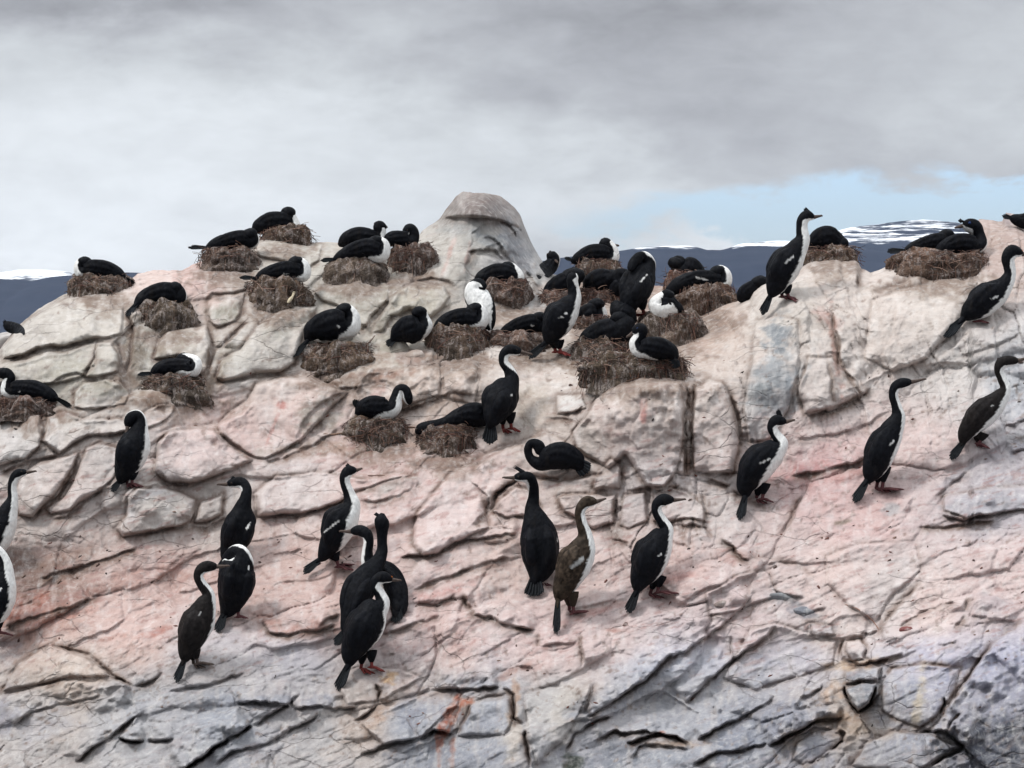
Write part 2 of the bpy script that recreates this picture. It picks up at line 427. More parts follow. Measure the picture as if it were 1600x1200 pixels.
# stone stains, plus shade painted on turned-away faces and in hollows: x y rx ry angle | r g b | strength
SPLATS = """
1215 524 22 30 0|112 118 124|.95
1210 585 40 26 -25|140 146 152|.8
1196 622 26 24 0|120 127 133|.8
1228 618 18 30 0|128 134 141|.7
1180 650 26 50 0|165 168 168|.5
1306 545 7 62 -8|165 105 90|.6
1298 500 26 12 30|178 120 108|.45
1260 735 50 10 -14|190 128 122|.65
1300 748 60 9 -14|172 118 108|.5
1255 720 36 16 -30|196 150 145|.5
1318 815 15 5 -10|128 112 96|.85
1005 640 6 18 0|196 120 110|.65
441 632 7 6 0|170 105 95|.8
425 672 3 36 22|172 108 96|.55
702 398 4 30 18|178 130 118|.6
730 402 3 20 12|150 110 98|.5
748 320 52 20 0|112 98 93|1.05
700 330 24 16 -30|120 112 106|.5
790 335 22 26 40|118 112 112|.5
806 385 16 50 -32|118 120 126|.9
735 356 40 9 -6|136 138 138|.6
768 376 34 9 22|122 128 134|.75
700 352 20 8 -30|140 138 134|.5
352 486 26 22 0|146 142 126|.8
440 505 44 24 -25|150 145 132|.5
560 470 70 26 -20|158 152 140|.6
600 505 20 20 0|120 112 98|.6
655 468 40 22 0|165 155 135|.5
250 550 50 34 0|165 156 142|.6
165 605 28 16 0|150 143 125|.7
100 590 50 16 -10|165 158 142|.5
500 655 34 34 -45|122 113 100|.75
640 600 70 24 0|182 160 146|.6
590 610 12 26 20|196 150 142|.5
610 760 34 10 -16|150 145 136|.6
830 632 36 22 0|170 152 136|.7
892 629 24 16 0|202 198 192|.8
820 590 60 14 -10|204 190 182|.5
200 800 14 16 20|215 212 208|.6
240 770 36 6 -20|205 200 196|.6
35 945 60 24 -14|150 84 66|.75
70 905 60 34 -25|118 92 78|.75
40 870 30 22 0|110 92 80|.6
110 870 40 12 -14|140 112 98|.6
220 895 60 10 -8|176 132 118|.5
200 915 80 8 -8|150 110 96|.45
290 900 60 8 -4|168 122 106|.4
250 985 30 6 -16|172 112 96|.6
235 992 20 5 -12|165 105 90|.5
170 998 26 4 -12|170 120 104|.5
60 968 70 10 -10|190 120 100|.5
480 985 60 12 -4|168 116 100|.55
420 970 26 12 20|150 105 90|.6
620 1010 40 14 0|186 150 140|.4
690 925 46 9 -16|186 128 118|.5
640 985 34 20 0|176 160 155|.5
780 980 60 20 10|200 182 174|.4
800 1050 36 6 -24|168 120 104|.5
925 958 50 8 -20|196 142 130|.5
960 985 16 5 0|160 112 98|.6
1045 905 50 8 -14|196 142 130|.55
1150 870 30 14 0|170 130 118|.5
700 1118 6 46 28|170 74 42|.95
690 1155 5 34 6|162 70 42|.9
706 1128 5 26 30|176 80 46|1
684 1170 3 30 -4|170 84 56|.8
30 900 34 44 -10|112 84 72|.6
120 935 46 12 -14|128 88 76|.6
707 1180 5 32 0|176 88 58|.8
724 1098 16 8 -28|180 92 56|.9
802 1118 9 14 0|196 150 110|.8
806 1080 7 22 0|176 138 112|.7
803 1150 12 40 6|206 190 170|.55
600 1110 12 46 38|196 160 134|.5
540 1160 50 16 -30|196 182 172|.35
608 1060 12 10 0|196 150 96|.7
885 1120 24 60 18|200 190 178|.45
1055 1163 40 8 0|186 160 138|.7
1035 1144 8 3 0|165 82 62|.8
896 1190 16 18 0|46 56 48|.9
1330 1040 40 10 -8|206 176 142|.8
1308 1080 26 16 -30|206 172 144|.7
1350 1140 60 14 6|200 178 156|.5
1300 1122 40 10 -14|200 168 140|.6
1240 1150 22 30 20|208 186 164|.5
1436 1090 9 46 8|206 190 160|.7
1420 1080 14 30 8|140 146 162|.6
1478 1080 28 50 20|142 146 166|.6
1348 1086 25 26 0|118 124 134|.95
1230 1120 50 26 -10|138 144 162|.75
1280 1172 32 26 -30|158 162 178|.7
1440 1160 40 20 -10|142 148 164|.6
1558 1165 60 40 -20|78 84 100|.85
1590 1180 26 60 0|60 66 80|.7
1480 1175 20 26 0|70 76 88|.6
1225 935 28 10 10|120 124 128|.7
1258 955 22 10 10|104 110 120|.7
1280 985 26 14 0|165 164 166|.5
1550 945 36 16 12|165 152 152|.7
1540 790 60 16 -6|158 157 160|.75
1495 745 30 7 -30|150 150 156|.6
1395 795 12 12 0|150 156 156|.6
1440 820 40 12 -6|172 152 150|.4
1575 600 30 40 -20|156 160 168|.5
1585 700 30 12 0|165 165 172|.4
1540 375 40 22 10|160 134 122|.6
1573 344 12 12 0|130 116 118|.7
380 1096 60 10 0|150 156 172|.6
500 1095 26 12 0|140 146 164|.6
440 1092 24 8 0|132 140 158|.6
300 1080 60 12 -8|175 180 190|.4
230 1110 50 22 -20|175 178 188|.5
690 1060 60 14 -4|180 176 180|.5
660 1110 50 26 -20|146 152 168|.7
735 1070 50 12 0|160 164 176|.6
750 1125 34 26 0|152 158 172|.7
690 1185 80 26 0|136 142 156|.6
770 1175 20 30 0|150 156 170|.6
960 1095 60 18 -28|146 152 166|.7
1030 1050 60 14 -35|146 152 166|.6
905 1110 22 14 0|140 146 160|.6
960 1180 50 22 -10|120 128 142|.7
1050 1185 50 16 0|138 146 160|.6
1150 1165 50 22 -20|124 132 150|.7
1120 1080 60 26 -40|170 174 184|.5
1190 1060 34 30 -40|160 166 178|.5
60 1130 60 30 -10|186 186 196|.5
0 1110 24 40 0|150 152 168|.6
100 1150 30 10 -30|190 174 164|.35
330 1165 60 10 -25|150 154 160|.6
420 1160 60 22 -20|178 180 190|.5
10 1015 26 26 0|165 160 164|.5
450 700 50 8 -10|140 122 106|.6
520 700 60 10 -10|148 120 102|.6
620 688 120 16 -8|158 130 110|.55
320 600 22 20 0|112 88 70|.8
210 545 16 50 0|108 92 76|.8
195 590 22 20 0|112 90 74|.8
260 626 70 12 0|120 94 74|.8
60 640 70 10 4|130 98 82|.7
345 575 14 40 20|128 112 94|.6
600 585 60 9 -4|142 104 86|.8
570 560 40 18 0|136 106 86|.7
640 560 34 14 0|146 112 98|.7
740 565 60 8 0|150 118 100|.6
900 560 90 22 10|118 96 78|.8
1010 590 80 10 -4|150 122 102|.7
980 480 90 40 0|120 92 76|.75
1090 500 50 14 10|134 104 90|.7
880 460 50 22 0|138 108 92|.7
1040 440 40 12 0|142 100 84|.7
800 500 60 12 0|170 140 122|.5
860 590 60 8 -8|180 160 148|.4
1075 690 10 60 0|110 92 82|.6
960 830 20 26 0|120 108 98|.5
1010 850 60 16 0|160 140 126|.4
158 470 61 15 0|112 86 70|.7
164 480 33 22 0|130 108 92|.5
356 434 59 15 0|112 86 70|.7
362 444 32 22 0|130 108 92|.5
446 389 50 15 0|112 86 70|.7
452 399 27 22 0|130 108 92|.5
432 488 61 15 0|112 86 70|.7
438 498 33 22 0|130 108 92|.5
256 526 57 15 0|112 86 70|.7
262 536 31 22 0|130 108 92|.5
556 450 59 15 0|112 86 70|.7
562 460 32 22 0|130 108 92|.5
645 436 46 15 0|112 86 70|.7
651 446 25 22 0|130 108 92|.5
530 596 72 15 0|112 86 70|.7
536 606 39 22 0|130 108 92|.5
272 632 74 15 0|112 86 70|.7
278 642 40 22 0|130 108 92|.5
42 654 63 15 0|112 86 70|.7
48 664 34 22 0|130 108 92|.5
788 486 48 15 0|112 86 70|.7
794 496 26 22 0|130 108 92|.5
716 566 59 15 0|112 86 70|.7
722 576 32 22 0|130 108 92|.5
810 562 61 15 0|112 86 70|.7
816 572 33 22 0|130 108 92|.5
590 708 68 15 0|112 86 70|.7
596 718 37 22 0|130 108 92|.5
700 722 63 15 0|112 86 70|.7
706 732 34 22 0|130 108 92|.5
933 456 48 15 0|112 86 70|.7
939 466 26 22 0|130 108 92|.5
1044 552 68 15 0|112 86 70|.7
1050 562 37 22 0|130 108 92|.5
1106 502 59 15 0|112 86 70|.7
1112 512 32 22 0|130 108 92|.5
984 606 107 15 0|112 86 70|.7
990 616 58 22 0|130 108 92|.5
1298 416 50 15 0|112 86 70|.7
1304 426 27 22 0|130 108 92|.5
1472 444 94 15 0|112 86 70|.7
1478 454 51 22 0|130 108 92|.5
925 526 39 15 0|112 86 70|.7
931 536 21 22 0|130 108 92|.5
935 484 44 15 0|112 86 70|.7
941 494 24 22 0|130 108 92|.5
945 566 63 15 0|112 86 70|.7
951 576 34 22 0|130 108 92|.5
1072 468 41 15 0|112 86 70|.7
1078 478 22 22 0|130 108 92|.5
878 490 44 15 0|112 86 70|.7
884 500 24 22 0|130 108 92|.5
"""
COLS = """
60,520,178,168,158 150,490,186,176,165 250,440,198,172,162 285,426,195,158,148 100,590,168,160,146 60,600,175,165,152 250,540,172,164,150 420,560,186,176,166 370,570,180,172,162 540,470,172,164,152
600,480,168,158,144 650,440,190,178,165 630,500,172,162,146 760,320,140,128,122 740,370,156,152,146 700,400,170,162,152 800,400,142,140,142 840,430,150,146,142 470,400,178,170,158 560,400,168,156,142 430,620,194,172,162 470,640,190,164,154 350,650,200,170,160
300,700,198,178,170 200,720,186,176,168 150,640,186,176,166 40,680,194,188,180 100,780,196,182,172 250,800,182,174,164 330,790,178,168,158 450,760,192,178,170 600,720,192,164,154 680,640,186,165,150 700,600,190,170,158 830,570,196,180,170
820,640,178,164,150 890,610,194,180,170 980,640,190,172,162 1040,680,186,170,160 1020,750,186,176,170 740,740,202,180,170 700,800,204,184,176 600,830,196,170,160 450,880,190,162,150 250,900,188,156,144 80,900,160,132,120 60,960,182,142,126
200,980,198,168,156 100,1060,206,190,178 60,1120,182,178,178 200,1120,176,178,184 350,1040,188,182,182 350,1120,164,170,182 450,1070,178,176,182 500,1150,186,184,186 560,1130,190,176,168 650,1060,188,172,168 650,1130,160,165,176 700,1180,154,160,172
760,1110,176,180,190 860,1110,184,182,182 900,1170,172,174,184 700,990,198,170,160 850,1000,198,172,164 960,1000,198,176,168 1000,1060,174,176,184 1100,1060,178,180,188 1050,1140,168,172,182 1150,1150,152,158,172 1150,950,198,178,172 1200,900,188,168,160
1100,800,190,178,170 1120,640,188,172,162 1280,600,192,178,170 1300,450,190,174,164 1400,500,198,182,172 1450,450,196,182,172 1560,370,172,146,136 1500,600,192,182,176 1280,740,196,160,154 1350,800,198,166,158 1450,700,198,176,168 1550,780,172,166,168
1580,600,170,170,174 1300,900,202,180,170 1400,930,194,182,174 1450,950,202,180,170 1550,900,200,178,170 1300,1000,198,182,172 1250,1050,180,176,180 1230,1130,150,154,168 1350,1080,160,162,168 1320,1140,194,178,166 1400,1100,172,172,182 1450,1050,172,170,182
1550,1080,158,160,176 1570,1170,104,108,124 1400,1170,166,168,178 1280,1170,170,172,184 950,480,160,132,116 1080,480,170,142,126 1230,480,188,176,166 1240,690,200,180,172 900,700,192,178,166 900,880,198,174,164 1060,880,196,168,158 520,920,194,164,152 380,930,190,160,148 800,880,196,172,160 60,800,184,172,162
"""
FLAT = {}
def carve(x, y, D, dirt):
    """adds the traced joints to distance D (m) and soil mask"""
    wx = x + 7 * fbm(x / 60, y / 60, 3) + 3.0 * vnoise(x / 9 + 40, y / 9)
    wy = y + 7 * fbm(x / 60 + 50, y / 60, 3) + 3.0 * vnoise(x / 9, y / 9 + 70)
    rough_ = 1 + 1.1 * fbm(x / 24 + 5, y / 24 + 8, 3)
    for ln in LINES.strip().split('\n'):
        p, side, A, L, gr, so_ = ln.split('|')
        P = np.array([[float(q) for q in w.split(',')] for w in p.split()])
        A, L, gr, so_ = float(A) * 0.56, float(L) * 1.35, float(gr) * 0.34, float(so_)
        R = L * 2.4 + 12
        i0 = np.searchsorted(xs, P[:, 0].min() - R); i1 = np.searchsorted(xs, P[:, 0].max() + R)
        if i1 <= i0: continue
        X = wx[:, i0:i1]; Y = wy[:, i0:i1]
        rows = np.where(((Y > P[:, 1].min() - R) & (Y < P[:, 1].max() + R)).any(1))[0]
        if not len(rows): continue
        j0, j1 = rows[0], rows[-1] + 1
        X = X[j0:j1]; Y = Y[j0:j1]
        best = np.full(X.shape, 1e9); sg = np.zeros(X.shape); arc = np.zeros(X.shape)
        tot = 0; DX, DY = P[-1] - P[0]
        seg = np.hypot(*np.diff(P, axis=0).T); T = seg.sum()
        for k in range(len(P) - 1):
            ax, ay = P[k]; dx, dy = P[k + 1] - P[k]
            t = np.clip(((X - ax) * dx + (Y - ay) * dy) / (dx * dx + dy * dy), 0, 1)
            ex = X - ax - t * dx; ey = Y - ay - t * dy
            d = np.hypot(ex, ey); cr = (dx * (Y - ay) - dy * (X - ax)) / math.hypot(dx, dy)
            m = d < best
            best = np.where(m, d, best); sg = np.where(m, np.sign(cr), sg); arc = np.where(m, tot + t * seg[k], arc)
            tot += seg[k]
        if side in 'ud': s = -sg * np.sign(DX if DX else 1); s = s if side == 'u' else -s
        else: s = -sg * np.sign(DY if DY else 1); s = s if side == 'r' else -s
        tp = sst(0, min(16, T * .3), arc) * sst(0, min(16, T * .3), T - arc)
        tp = np.maximum(tp, 0.0)
        rg = rough_[j0:j1, i0:i1]
        w = 2.2 + 0.05 * L
        pos = s > 0
        bul = A * np.where(pos, sst(0, w, best) * np.exp(-(best / L) ** 2), 0)
        gv = gr * np.exp(-(best / 2.2) ** 2)
        deep_ = 1 + 1.0 * sst(980, 1060, PY[j0:j1, i0:i1])
        D[j0:j1, i0:i1] += (-bul + gv * deep_) * deep_ * tp * np.clip(rg, .25, 1.8)
        dirt[j0:j1, i0:i1] = np.maximum(dirt[j0:j1, i0:i1], so_ * tp * np.exp(-(best / np.where(pos, 3.0, 7.0)) ** 2) * np.clip(rg, .2, 1.5))
    return D, dirt

# boulders and slabs with an outline of their own: outline | height (m) | edge (px) | tilt right, tilt down (m per 100 px) | soil
BLOCKS = """
0,545 40,500 105,463 150,468 180,470 195,480 192,520 175,528 130,533 100,541 60,543 35,556 0,563|.10|26|0,0|.5
-20,572 40,562 70,550 110,547 152,532 147,560 128,588 100,600 40,605 -20,600|.10|18|.03,0|.6
151,536 175,533 186,552 186,584 152,590 134,587 147,560|.09|12|.02,0|.8
116,612 132,596 165,593 190,599 203,614 195,632 150,640 116,636|.09|14|0,0|.8
240,562 248,530 262,516 300,509 325,508 331,540 326,572 318,590 300,580 280,558 258,560|.12|18|.02,-.02|1.2
322,472 332,464 360,460 384,457 380,490 372,503 340,512 326,500|.07|12|0,-.04|1.1
278,455 285,432 330,425 370,430 388,440 384,455 330,461 320,470 300,472|.07|14|0,0|.4
336,590 345,560 375,545 400,515 430,490 458,478 495,478 482,505 470,540 462,570 440,584 380,590 345,597|.14|26|.02,.02|1
490,455 530,442 575,432 592,430 610,445 605,470 580,495 574,512 560,505 530,478 500,470|.09|14|.02,-.03|.7
395,380 430,373 490,376 505,385 500,410 480,425 420,405 400,400|.07|12|0,0|.5
580,520 600,482 620,454 650,438 695,447 705,465 690,490 670,500 640,484 612,494 600,517|.11|22|0,.02|.7
385,625 400,602 440,590 485,592 535,608 545,612 520,637 470,690 415,716 397,714 347,680 337,665 352,650|.12|20|0,-.02|.8
240,737 245,690 265,670 333,670 348,687 393,720 360,736 300,755 262,754|.13|26|.02,.0|.7
218,650 245,634 278,630 270,647 250,661 225,667|.07|10|0,0|.7
66,690 72,652 100,642 135,657 185,652 220,668 190,675 140,685 112,696 92,711|.09|14|0,0|.8
-30,650 40,642 61,647 67,667 61,698 40,718 -30,735|.10|16|0,0|.8
136,702 160,692 185,702 180,745 155,768 125,783 110,798 80,806 72,795 101,770 119,740|.10|16|.03,0|1
28,745 60,720 95,714 124,707 116,730 89,763 69,790 54,810 30,805 20,775|.10|18|.03,0|1
196,805 199,777 216,760 260,762 308,778 303,803 296,816 250,828 190,840 180,825|.12|18|.0,-.02|.8
313,782 350,772 346,806 321,818 300,817|.08|10|0,0|.8
402,808 397,772 430,742 500,737 560,747 620,740 650,743 600,752 555,769 530,785 500,798 465,806|.08|18|0,0|.6
660,868 642,850 652,800 700,742 760,707 850,672 883,690 888,738 870,750 830,743 790,758 775,772 758,795 763,823 720,848 680,864|.13|34|.02,.0|.7
766,797 779,780 806,757 830,767 844,790 830,806 790,809|.08|12|0,0|1
894,675 914,650 942,605 985,598 1045,594 1068,597 1070,645 1068,700 1058,738 1040,760 1010,760 976,710 952,733 930,718 900,700|.15|22|.0,-.02|.8
1087,606 1110,594 1130,598 1141,620 1154,665 1158,690 1144,738 1100,740 1086,738 1082,680|.13|16|0,-.02|1
930,745 955,716 967,722 969,764 945,761 925,764|.05|8|0,0|.7
872,774 910,770 963,774 960,815 930,828 900,812 880,800|.08|10|0,-.02|.8
977,774 1010,770 1012,813 985,826 967,820|.06|9|0,0|.7
1022,772 1050,760 1075,767 1100,790 1104,818 1080,813 1020,813|.09|12|.02,0|.8
694,566 750,562 747,600 743,634 690,620|.05|8|.03,-.02|.4
627,577 688,564 686,618 650,630 577,638 557,643 554,612 572,582|.07|10|-.02,-.02|.5
1476,772 1531,766 1598,759 1650,755 1650,796 1598,797 1537,803 1506,810 1473,799|.10|10|0,-.05|.5
1180,500 1215,492 1245,500 1250,560 1235,640 1200,690 1170,690 1160,640 1175,560|.08|22|0,0|.4
1262,560 1300,560 1330,600 1345,618 1300,636 1258,648 1245,610|.07|16|0,0|.8
1360,470 1410,448 1470,435 1530,440 1500,500 1450,560 1400,580 1350,560|.10|30|0,0|.4
718,1090 740,1097 798,1090 798,1125 788,1150 714,1151 712,1120|.07|10|0,0|.3
560,1130 600,1106 675,1082 718,1082 712,1102 660,1153 600,1164|.09|14|0,0|.3
822,1085 860,1072 905,1075 925,1064 905,1115 880,1160 840,1195 828,1160 820,1120|.06|18|0,0|.2
1263,972 1300,976 1308,991 1265,991|.05|8|0,0|.5
1378,1066 1395,1047 1440,1037 1500,1043 1490,1085 1465,1119 1440,1137 1400,1125 1377,1110|.10|18|0,-.03|.9
1330,1196 1350,1162 1400,1142 1450,1146 1500,1167 1470,1184 1420,1210|.10|16|0,-.02|.6
0,1080 30,1037 80,1007 130,1027 163,1050 173,1061 110,1057 50,1074|.07|16|0,0|.9
520,1060 560,1040 620,1045 660,1062 600,1095 540,1100|.06|16|0,0|.3
1100,925 1150,900 1200,890 1215,930 1160,955 1110,960|.06|16|0,0|.4
1170,985 1210,975 1255,985 1310,1000 1300,1040 1240,1060 1180,1080 1130,1060|.07|20|0,0|.3
687,343 697,328 722,302 785,306 808,330 822,362 800,353 782,347 760,341 720,339|.09|9|0,0|.2
870,616 908,613 916,635 895,645 869,648|.08|7|0,0|.6
1325,1000 1345,996 1356,1012 1350,1030 1332,1034 1322,1018|.08|7|0,0|.8
1245,1160 1270,1142 1312,1140 1318,1158 1290,1182 1258,1198 1240,1185|.09|10|0,0|.6
1322,1074 1345,1066 1374,1066 1374,1082 1352,1108 1340,1114 1328,1098|.16|9|.02,.03|.9
1321,1050 1345,1041 1374,1043 1374,1061 1345,1062 1322,1068|.10|8|0,0|.6
1290,870 1340,850 1430,845 1440,890 1400,930 1370,970 1320,945 1290,910|.07|26|0,0|.2
"""
def blocks(x, y, D, dirt, keep):
    wx = x + 5 * fbm(x / 45 + 9, y / 45, 3); wy = y + 5 * fbm(x / 45 + 70, y / 45, 3)
    for ln in BLOCKS.strip().split('\n'):
        p, A, E, tl, so_ = ln.split('|')
        P = np.array([[float(q) for q in w.split(',')] for w in p.split()]); A, E, so_ = float(A), float(E), float(so_)
        tx, ty = map(float, tl.split(','))
        i0 = np.searchsorted(xs, P[:, 0].min() - 24); i1 = np.searchsorted(xs, P[:, 0].max() + 24)
        X = wx[:, i0:i1]; Y = wy[:, i0:i1]
        rows = np.where(((Y > P[:, 1].min() - 24) & (Y < P[:, 1].max() + 24)).any(1))[0]
        if not len(rows): continue
        j0, j1 = rows[0], rows[-1] + 1; X = X[j0:j1]; Y = Y[j0:j1]
        best = np.full(X.shape, 1e9); ins = np.zeros(X.shape, bool)
        for k in range(len(P)):
            ax, ay = P[k]; bx, by = P[(k + 1) % len(P)]; dx, dy = bx - ax, by - ay
            t = np.clip(((X - ax) * dx + (Y - ay) * dy) / (dx * dx + dy * dy), 0, 1)
            best = np.minimum(best, np.hypot(X - ax - t * dx, Y - ay - t * dy))
            if dy != 0: ins ^= ((ay > Y) != (by > Y)) & (X < dx * (Y - ay) / dy + ax)
        rb_ = np.random.default_rng(int(abs(P[:, 0].sum()) + 7 * P[0, 1])); cxy = P.mean(0); ext = np.abs(P - cxy).max(0) + 4
        b = np.minimum(1 - np.exp(-best / (E * .26)), 1.0)
        for q_ in range(4):                                    # broken faces meeting in crisp arrises
            th_ = rb_.uniform(0, 2 * math.pi); gm = rb_.uniform(.35, .85)
            h_ = rb_.uniform(.82, 1.0) - gm * ((X - cxy[0]) / ext[0] * math.cos(th_) + (Y - cxy[1]) / ext[1] * math.sin(th_)) + .05 * fbm(X / 13, Y / 13, 2)
            b = np.minimum(b, np.maximum(h_, .12))
        b = np.where(ins, b, 0)
        tilt = (tx * (X - P[:, 0].mean()) + ty * (Y - P[:, 1].mean())) / 100
        D[j0:j1, i0:i1] += -A * .92 * b + np.where(ins, tilt, 0) * b + 0.010 * np.exp(-(best / 2.2) ** 2)
        dirt[j0:j1, i0:i1] = np.maximum(dirt[j0:j1, i0:i1], so_ * np.exp(-(best / np.where(ins, 2.0, 5.5)) ** 2) * (.75 + 1.1 * fbm(X / 20, Y / 20, 2)))
        keep[j0:j1, i0:i1] = np.minimum(keep[j0:j1, i0:i1], np.where(ins, 1 - .72 * sst(0, E * .6, best), 1))
    return D, dirt, keep

D = tps(PX, PY)
dirt = np.zeros(D.shape); keep = np.ones(D.shape)
D, dirt, keep = blocks(PX, PY, D, dirt, keep)
wxx = PX + 22 * fbm(PX / 130, PY / 130, 3); wyy = PY + 22 * fbm(PX / 130 + 31, PY / 130 + 7, 3)
low = sst(700, 1000, PY + 0.12 * (PX - 800))                     # low, wave-washed, strongly layered
east = sst(1080, 1200, PX) * (1 - sst(640, 760, PY))             # steep eastern face, near-vertical grain
midp = sst(900, 960, PX) * (1 - sst(1090, 1180, PX)) * sst(585, 620, PY) * (1 - sst(860, 920, PY))
D += 0.16 * fbm(PX / 210, PY / 150, 3)
D += -0.05 * keep * np.abs(fbm(wxx / 90, wyy / 60, 3))
# layered blocks
for (ang, sx, sy, seed, off, tilt, gr, wgt) in (
        (-20, 230, 105, 21, .07, .12, .005, 1 - 0.5 * midp - .3 * east),
        (-24, 120, 46, 3, .040, .075, .008, 0.15 + 0.6 * low),
        (-26, 52, 17, 4, .014, .022, .005, 0.10 + 0.6 * low),
        (-22, 20, 9, 5, .005, .009, .003, 0.3 + 0.6 * low),
        (78, 110, 40, 6, .045, .07, .015, east),
        (70, 46, 13, 8, .014, .022, .008, np.clip(east + 0.8 * midp, 0, 1)),
        (4, 44, 56, 9, .045, .05, .02, midp),
        (-35, 110, 80, 12, .05, .085, .008, 0.8 * (1 - low) * (1 - east) * (1 - midp)),
        (-30, 26, 20, 13, .008, .014, .003, (1 - low) * (1 - midp))):
    a, b = rot(wxx, wyy, ang)
    a = a + 5 * fbm(PX / 17 + seed, PY / 17, 2); b = b + 4 * fbm(PX / 17, PY / 17 + seed, 2)
    e, r1, r2, r3, ox, oy = cells(a / sx + 40, b / sy + 40, seed)
    edge = np.exp(-(e / 0.07) ** 2)
    soft = sst(0, 0.16, e)
    D += wgt * (keep if sx > 20 else .5 + .5 * keep) * ((off * r1 + tilt * (r2 * ox + r3 * oy)) * (0.45 * soft + 0.55 * sst(0, 0.035, e)) + gr * edge * (r1 > -0.3))
# grain of the strata and weathering
a, b = rot(PX, PY, -24); D += 0.010 * low * fbm(a / 60, b / 6, 3) + 0.006 * fbm(a / 40, b / 12, 3)
a, b = rot(PX, PY, 68); D += 0.006 * (east + .5 * midp) * fbm(a / 95, b / 8, 3)
D += 0.007 * (.35 + .65 * keep) * fbm(PX / 22, PY / 18, 3) + 0.0042 * fbm(PX / 6, PY / 6, 2)
D, dirt = carve(PX, PY, D, dirt)
# the crest and the open ends roll over
sdist = PY - top[None, :]
D += 0.30 * np.clip(1 - sdist / 26.0, 0, 1) ** 2
cone = np.exp(-((PX - 752) / 100) ** 2) * (1 - sst(425, 470, PY))
D += 0.55 * cone * (np.abs(PX - 748) / np.maximum(24 + (PY - 300) * 0.72, 10)) ** 2 * 0.8

def rockd(px, py):
    """distance of the rock surface behind photo pixel (px, py)"""
    i = np.clip(np.searchsorted(xs, px), 0, NX - 1)
    vq = (py - bot[i]) / (top[i] - bot[i])
    if vq > 1.0: return 99.0
    j = int(np.clip(np.searchsorted(vv, vq), 0, NY - 1))
    return float(D[max(0, j - 2):j + 3, max(0, i - 2):i + 3].mean())

# colours of the stone, painted shade included
cp = np.array([[float(q) for q in w.split(',')] for w in COLS.split()])
cx = wxx * .6 + PX * .4 + 16 * fbm(PX / 30, PY / 30, 3); cy = wyy * .6 + PY * .4 + 16 * fbm(PX / 30 + 9, PY / 30 + 4, 3)
num = np.zeros(D.shape + (3,)); den = np.zeros(D.shape)
for q in cp:
    w = 1.0 / (((cx - q[0]) ** 2 + (cy - q[1]) ** 2) / 3600 + 0.12) ** 2
    num += w[..., None] * q[2:]; den += w
C = num / den[..., None]
for ln in SPLATS.strip().split('\n'):
    a, c, s = ln.split('|'); x0, y0, rx, ry, an = map(float, a.split()); c = np.array([float(q) for q in c.split()])
    R = max(rx, ry) * 2.6 + 10
    i0 = np.searchsorted(xs, x0 - R); i1 = np.searchsorted(xs, x0 + R)
    if i1 <= i0: continue
    X, Y = PX[:, i0:i1], PY[:, i0:i1]
    rows = np.where(((Y > y0 - R) & (Y < y0 + R)).any(1))[0]
    if not len(rows): continue
    j0, j1 = rows[0], rows[-1] + 1
    X, Y = X[j0:j1], Y[j0:j1]
    u, v = rot(X - x0, Y - y0, an)
    q = np.hypot(u / rx, v / ry) + 0.9 * fbm(X / 14 + x0, Y / 9 + y0, 4)
    al = (1 - sst(0.35, 1.35, q)) * min(1.0, float(s))
    C[j0:j1, i0:i1] = C[j0:j1, i0:i1] * (1 - al[..., None]) + al[..., None] * c
# scattered droppings, soil flecks and rust-red algae along the grain
a, b = rot(PX, PY, -16)
fl = fbm(a / 26, b / 5.5, 4)
midband = sst(560, 760, PY) * (1 - sst(1000, 1080, PY))
al = sst(0.30, 0.52, fl + 0.25 * fbm(PX / 90, PY / 70, 2)) * (0.25 + 0.75 * midband) * 0.42
C = C * (1 - al[..., None]) + al[..., None] * np.array([150, 106, 98])
al = sst(0.36, 0.62, fbm(a / 10 + 7, b / 8, 3) + 0.2 * fbm(PX / 60, PY / 60, 2)) * 0.5
C = C * (1 - al[..., None]) + al[..., None] * np.array([120, 98, 86])
al = sst(0.1, 0.5, fbm(PX / 12 + 3, PY / 34 + 3, 4)) * 0.30
C = C * (1 - al[..., None]) + al[..., None] * np.array([216, 208, 202])
ds = np.clip(dirt, 0, 1.0)[..., None] * 0.82
C = C * (1 - ds) + ds * np.array([100, 76, 62])
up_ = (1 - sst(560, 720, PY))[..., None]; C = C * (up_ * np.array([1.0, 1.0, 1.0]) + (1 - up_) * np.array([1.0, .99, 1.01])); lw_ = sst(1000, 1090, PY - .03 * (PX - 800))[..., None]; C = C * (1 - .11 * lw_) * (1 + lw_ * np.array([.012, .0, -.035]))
gm_ = .12 + .12 * up_; C = (C * (1 - gm_) + gm_ * C.mean(2, keepdims=True)) * (1 + .04 * up_)
ALB = 0.88
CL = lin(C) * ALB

W = unproj(PX, PY, D)
# behind the crest the island falls away again
back = []
ridge_w = W[-1]
for k in range(1, 15):
    p = ridge_w.copy()
    p[:, 1] += 0.05 * k ** 1.7
    p[:, 2] -= 0.012 * k ** 2.1 + 0.05 * (k > 9) * (k - 9) ** 2
    p[:, 2] += 0.05 * fbm(ridge_w[:, 0] * 2 + k * .3, ridge_w[:, 0] * 0 + k * .4, 3) * min(k, 3) / 3
    back.append(p)
W = np.concatenate([W, np.stack(back)], 0)
CL = np.concatenate([CL, np.repeat(CL[-1:], len(back), 0)], 0)
R_ = W.shape[0]
idx = np.arange(R_ * NX).reshape(R_, NX)
Q = np.stack([idx[:-1, :-1], idx[:-1, 1:], idx[1:, 1:], idx[1:, :-1]], -1).reshape(-1, 4)

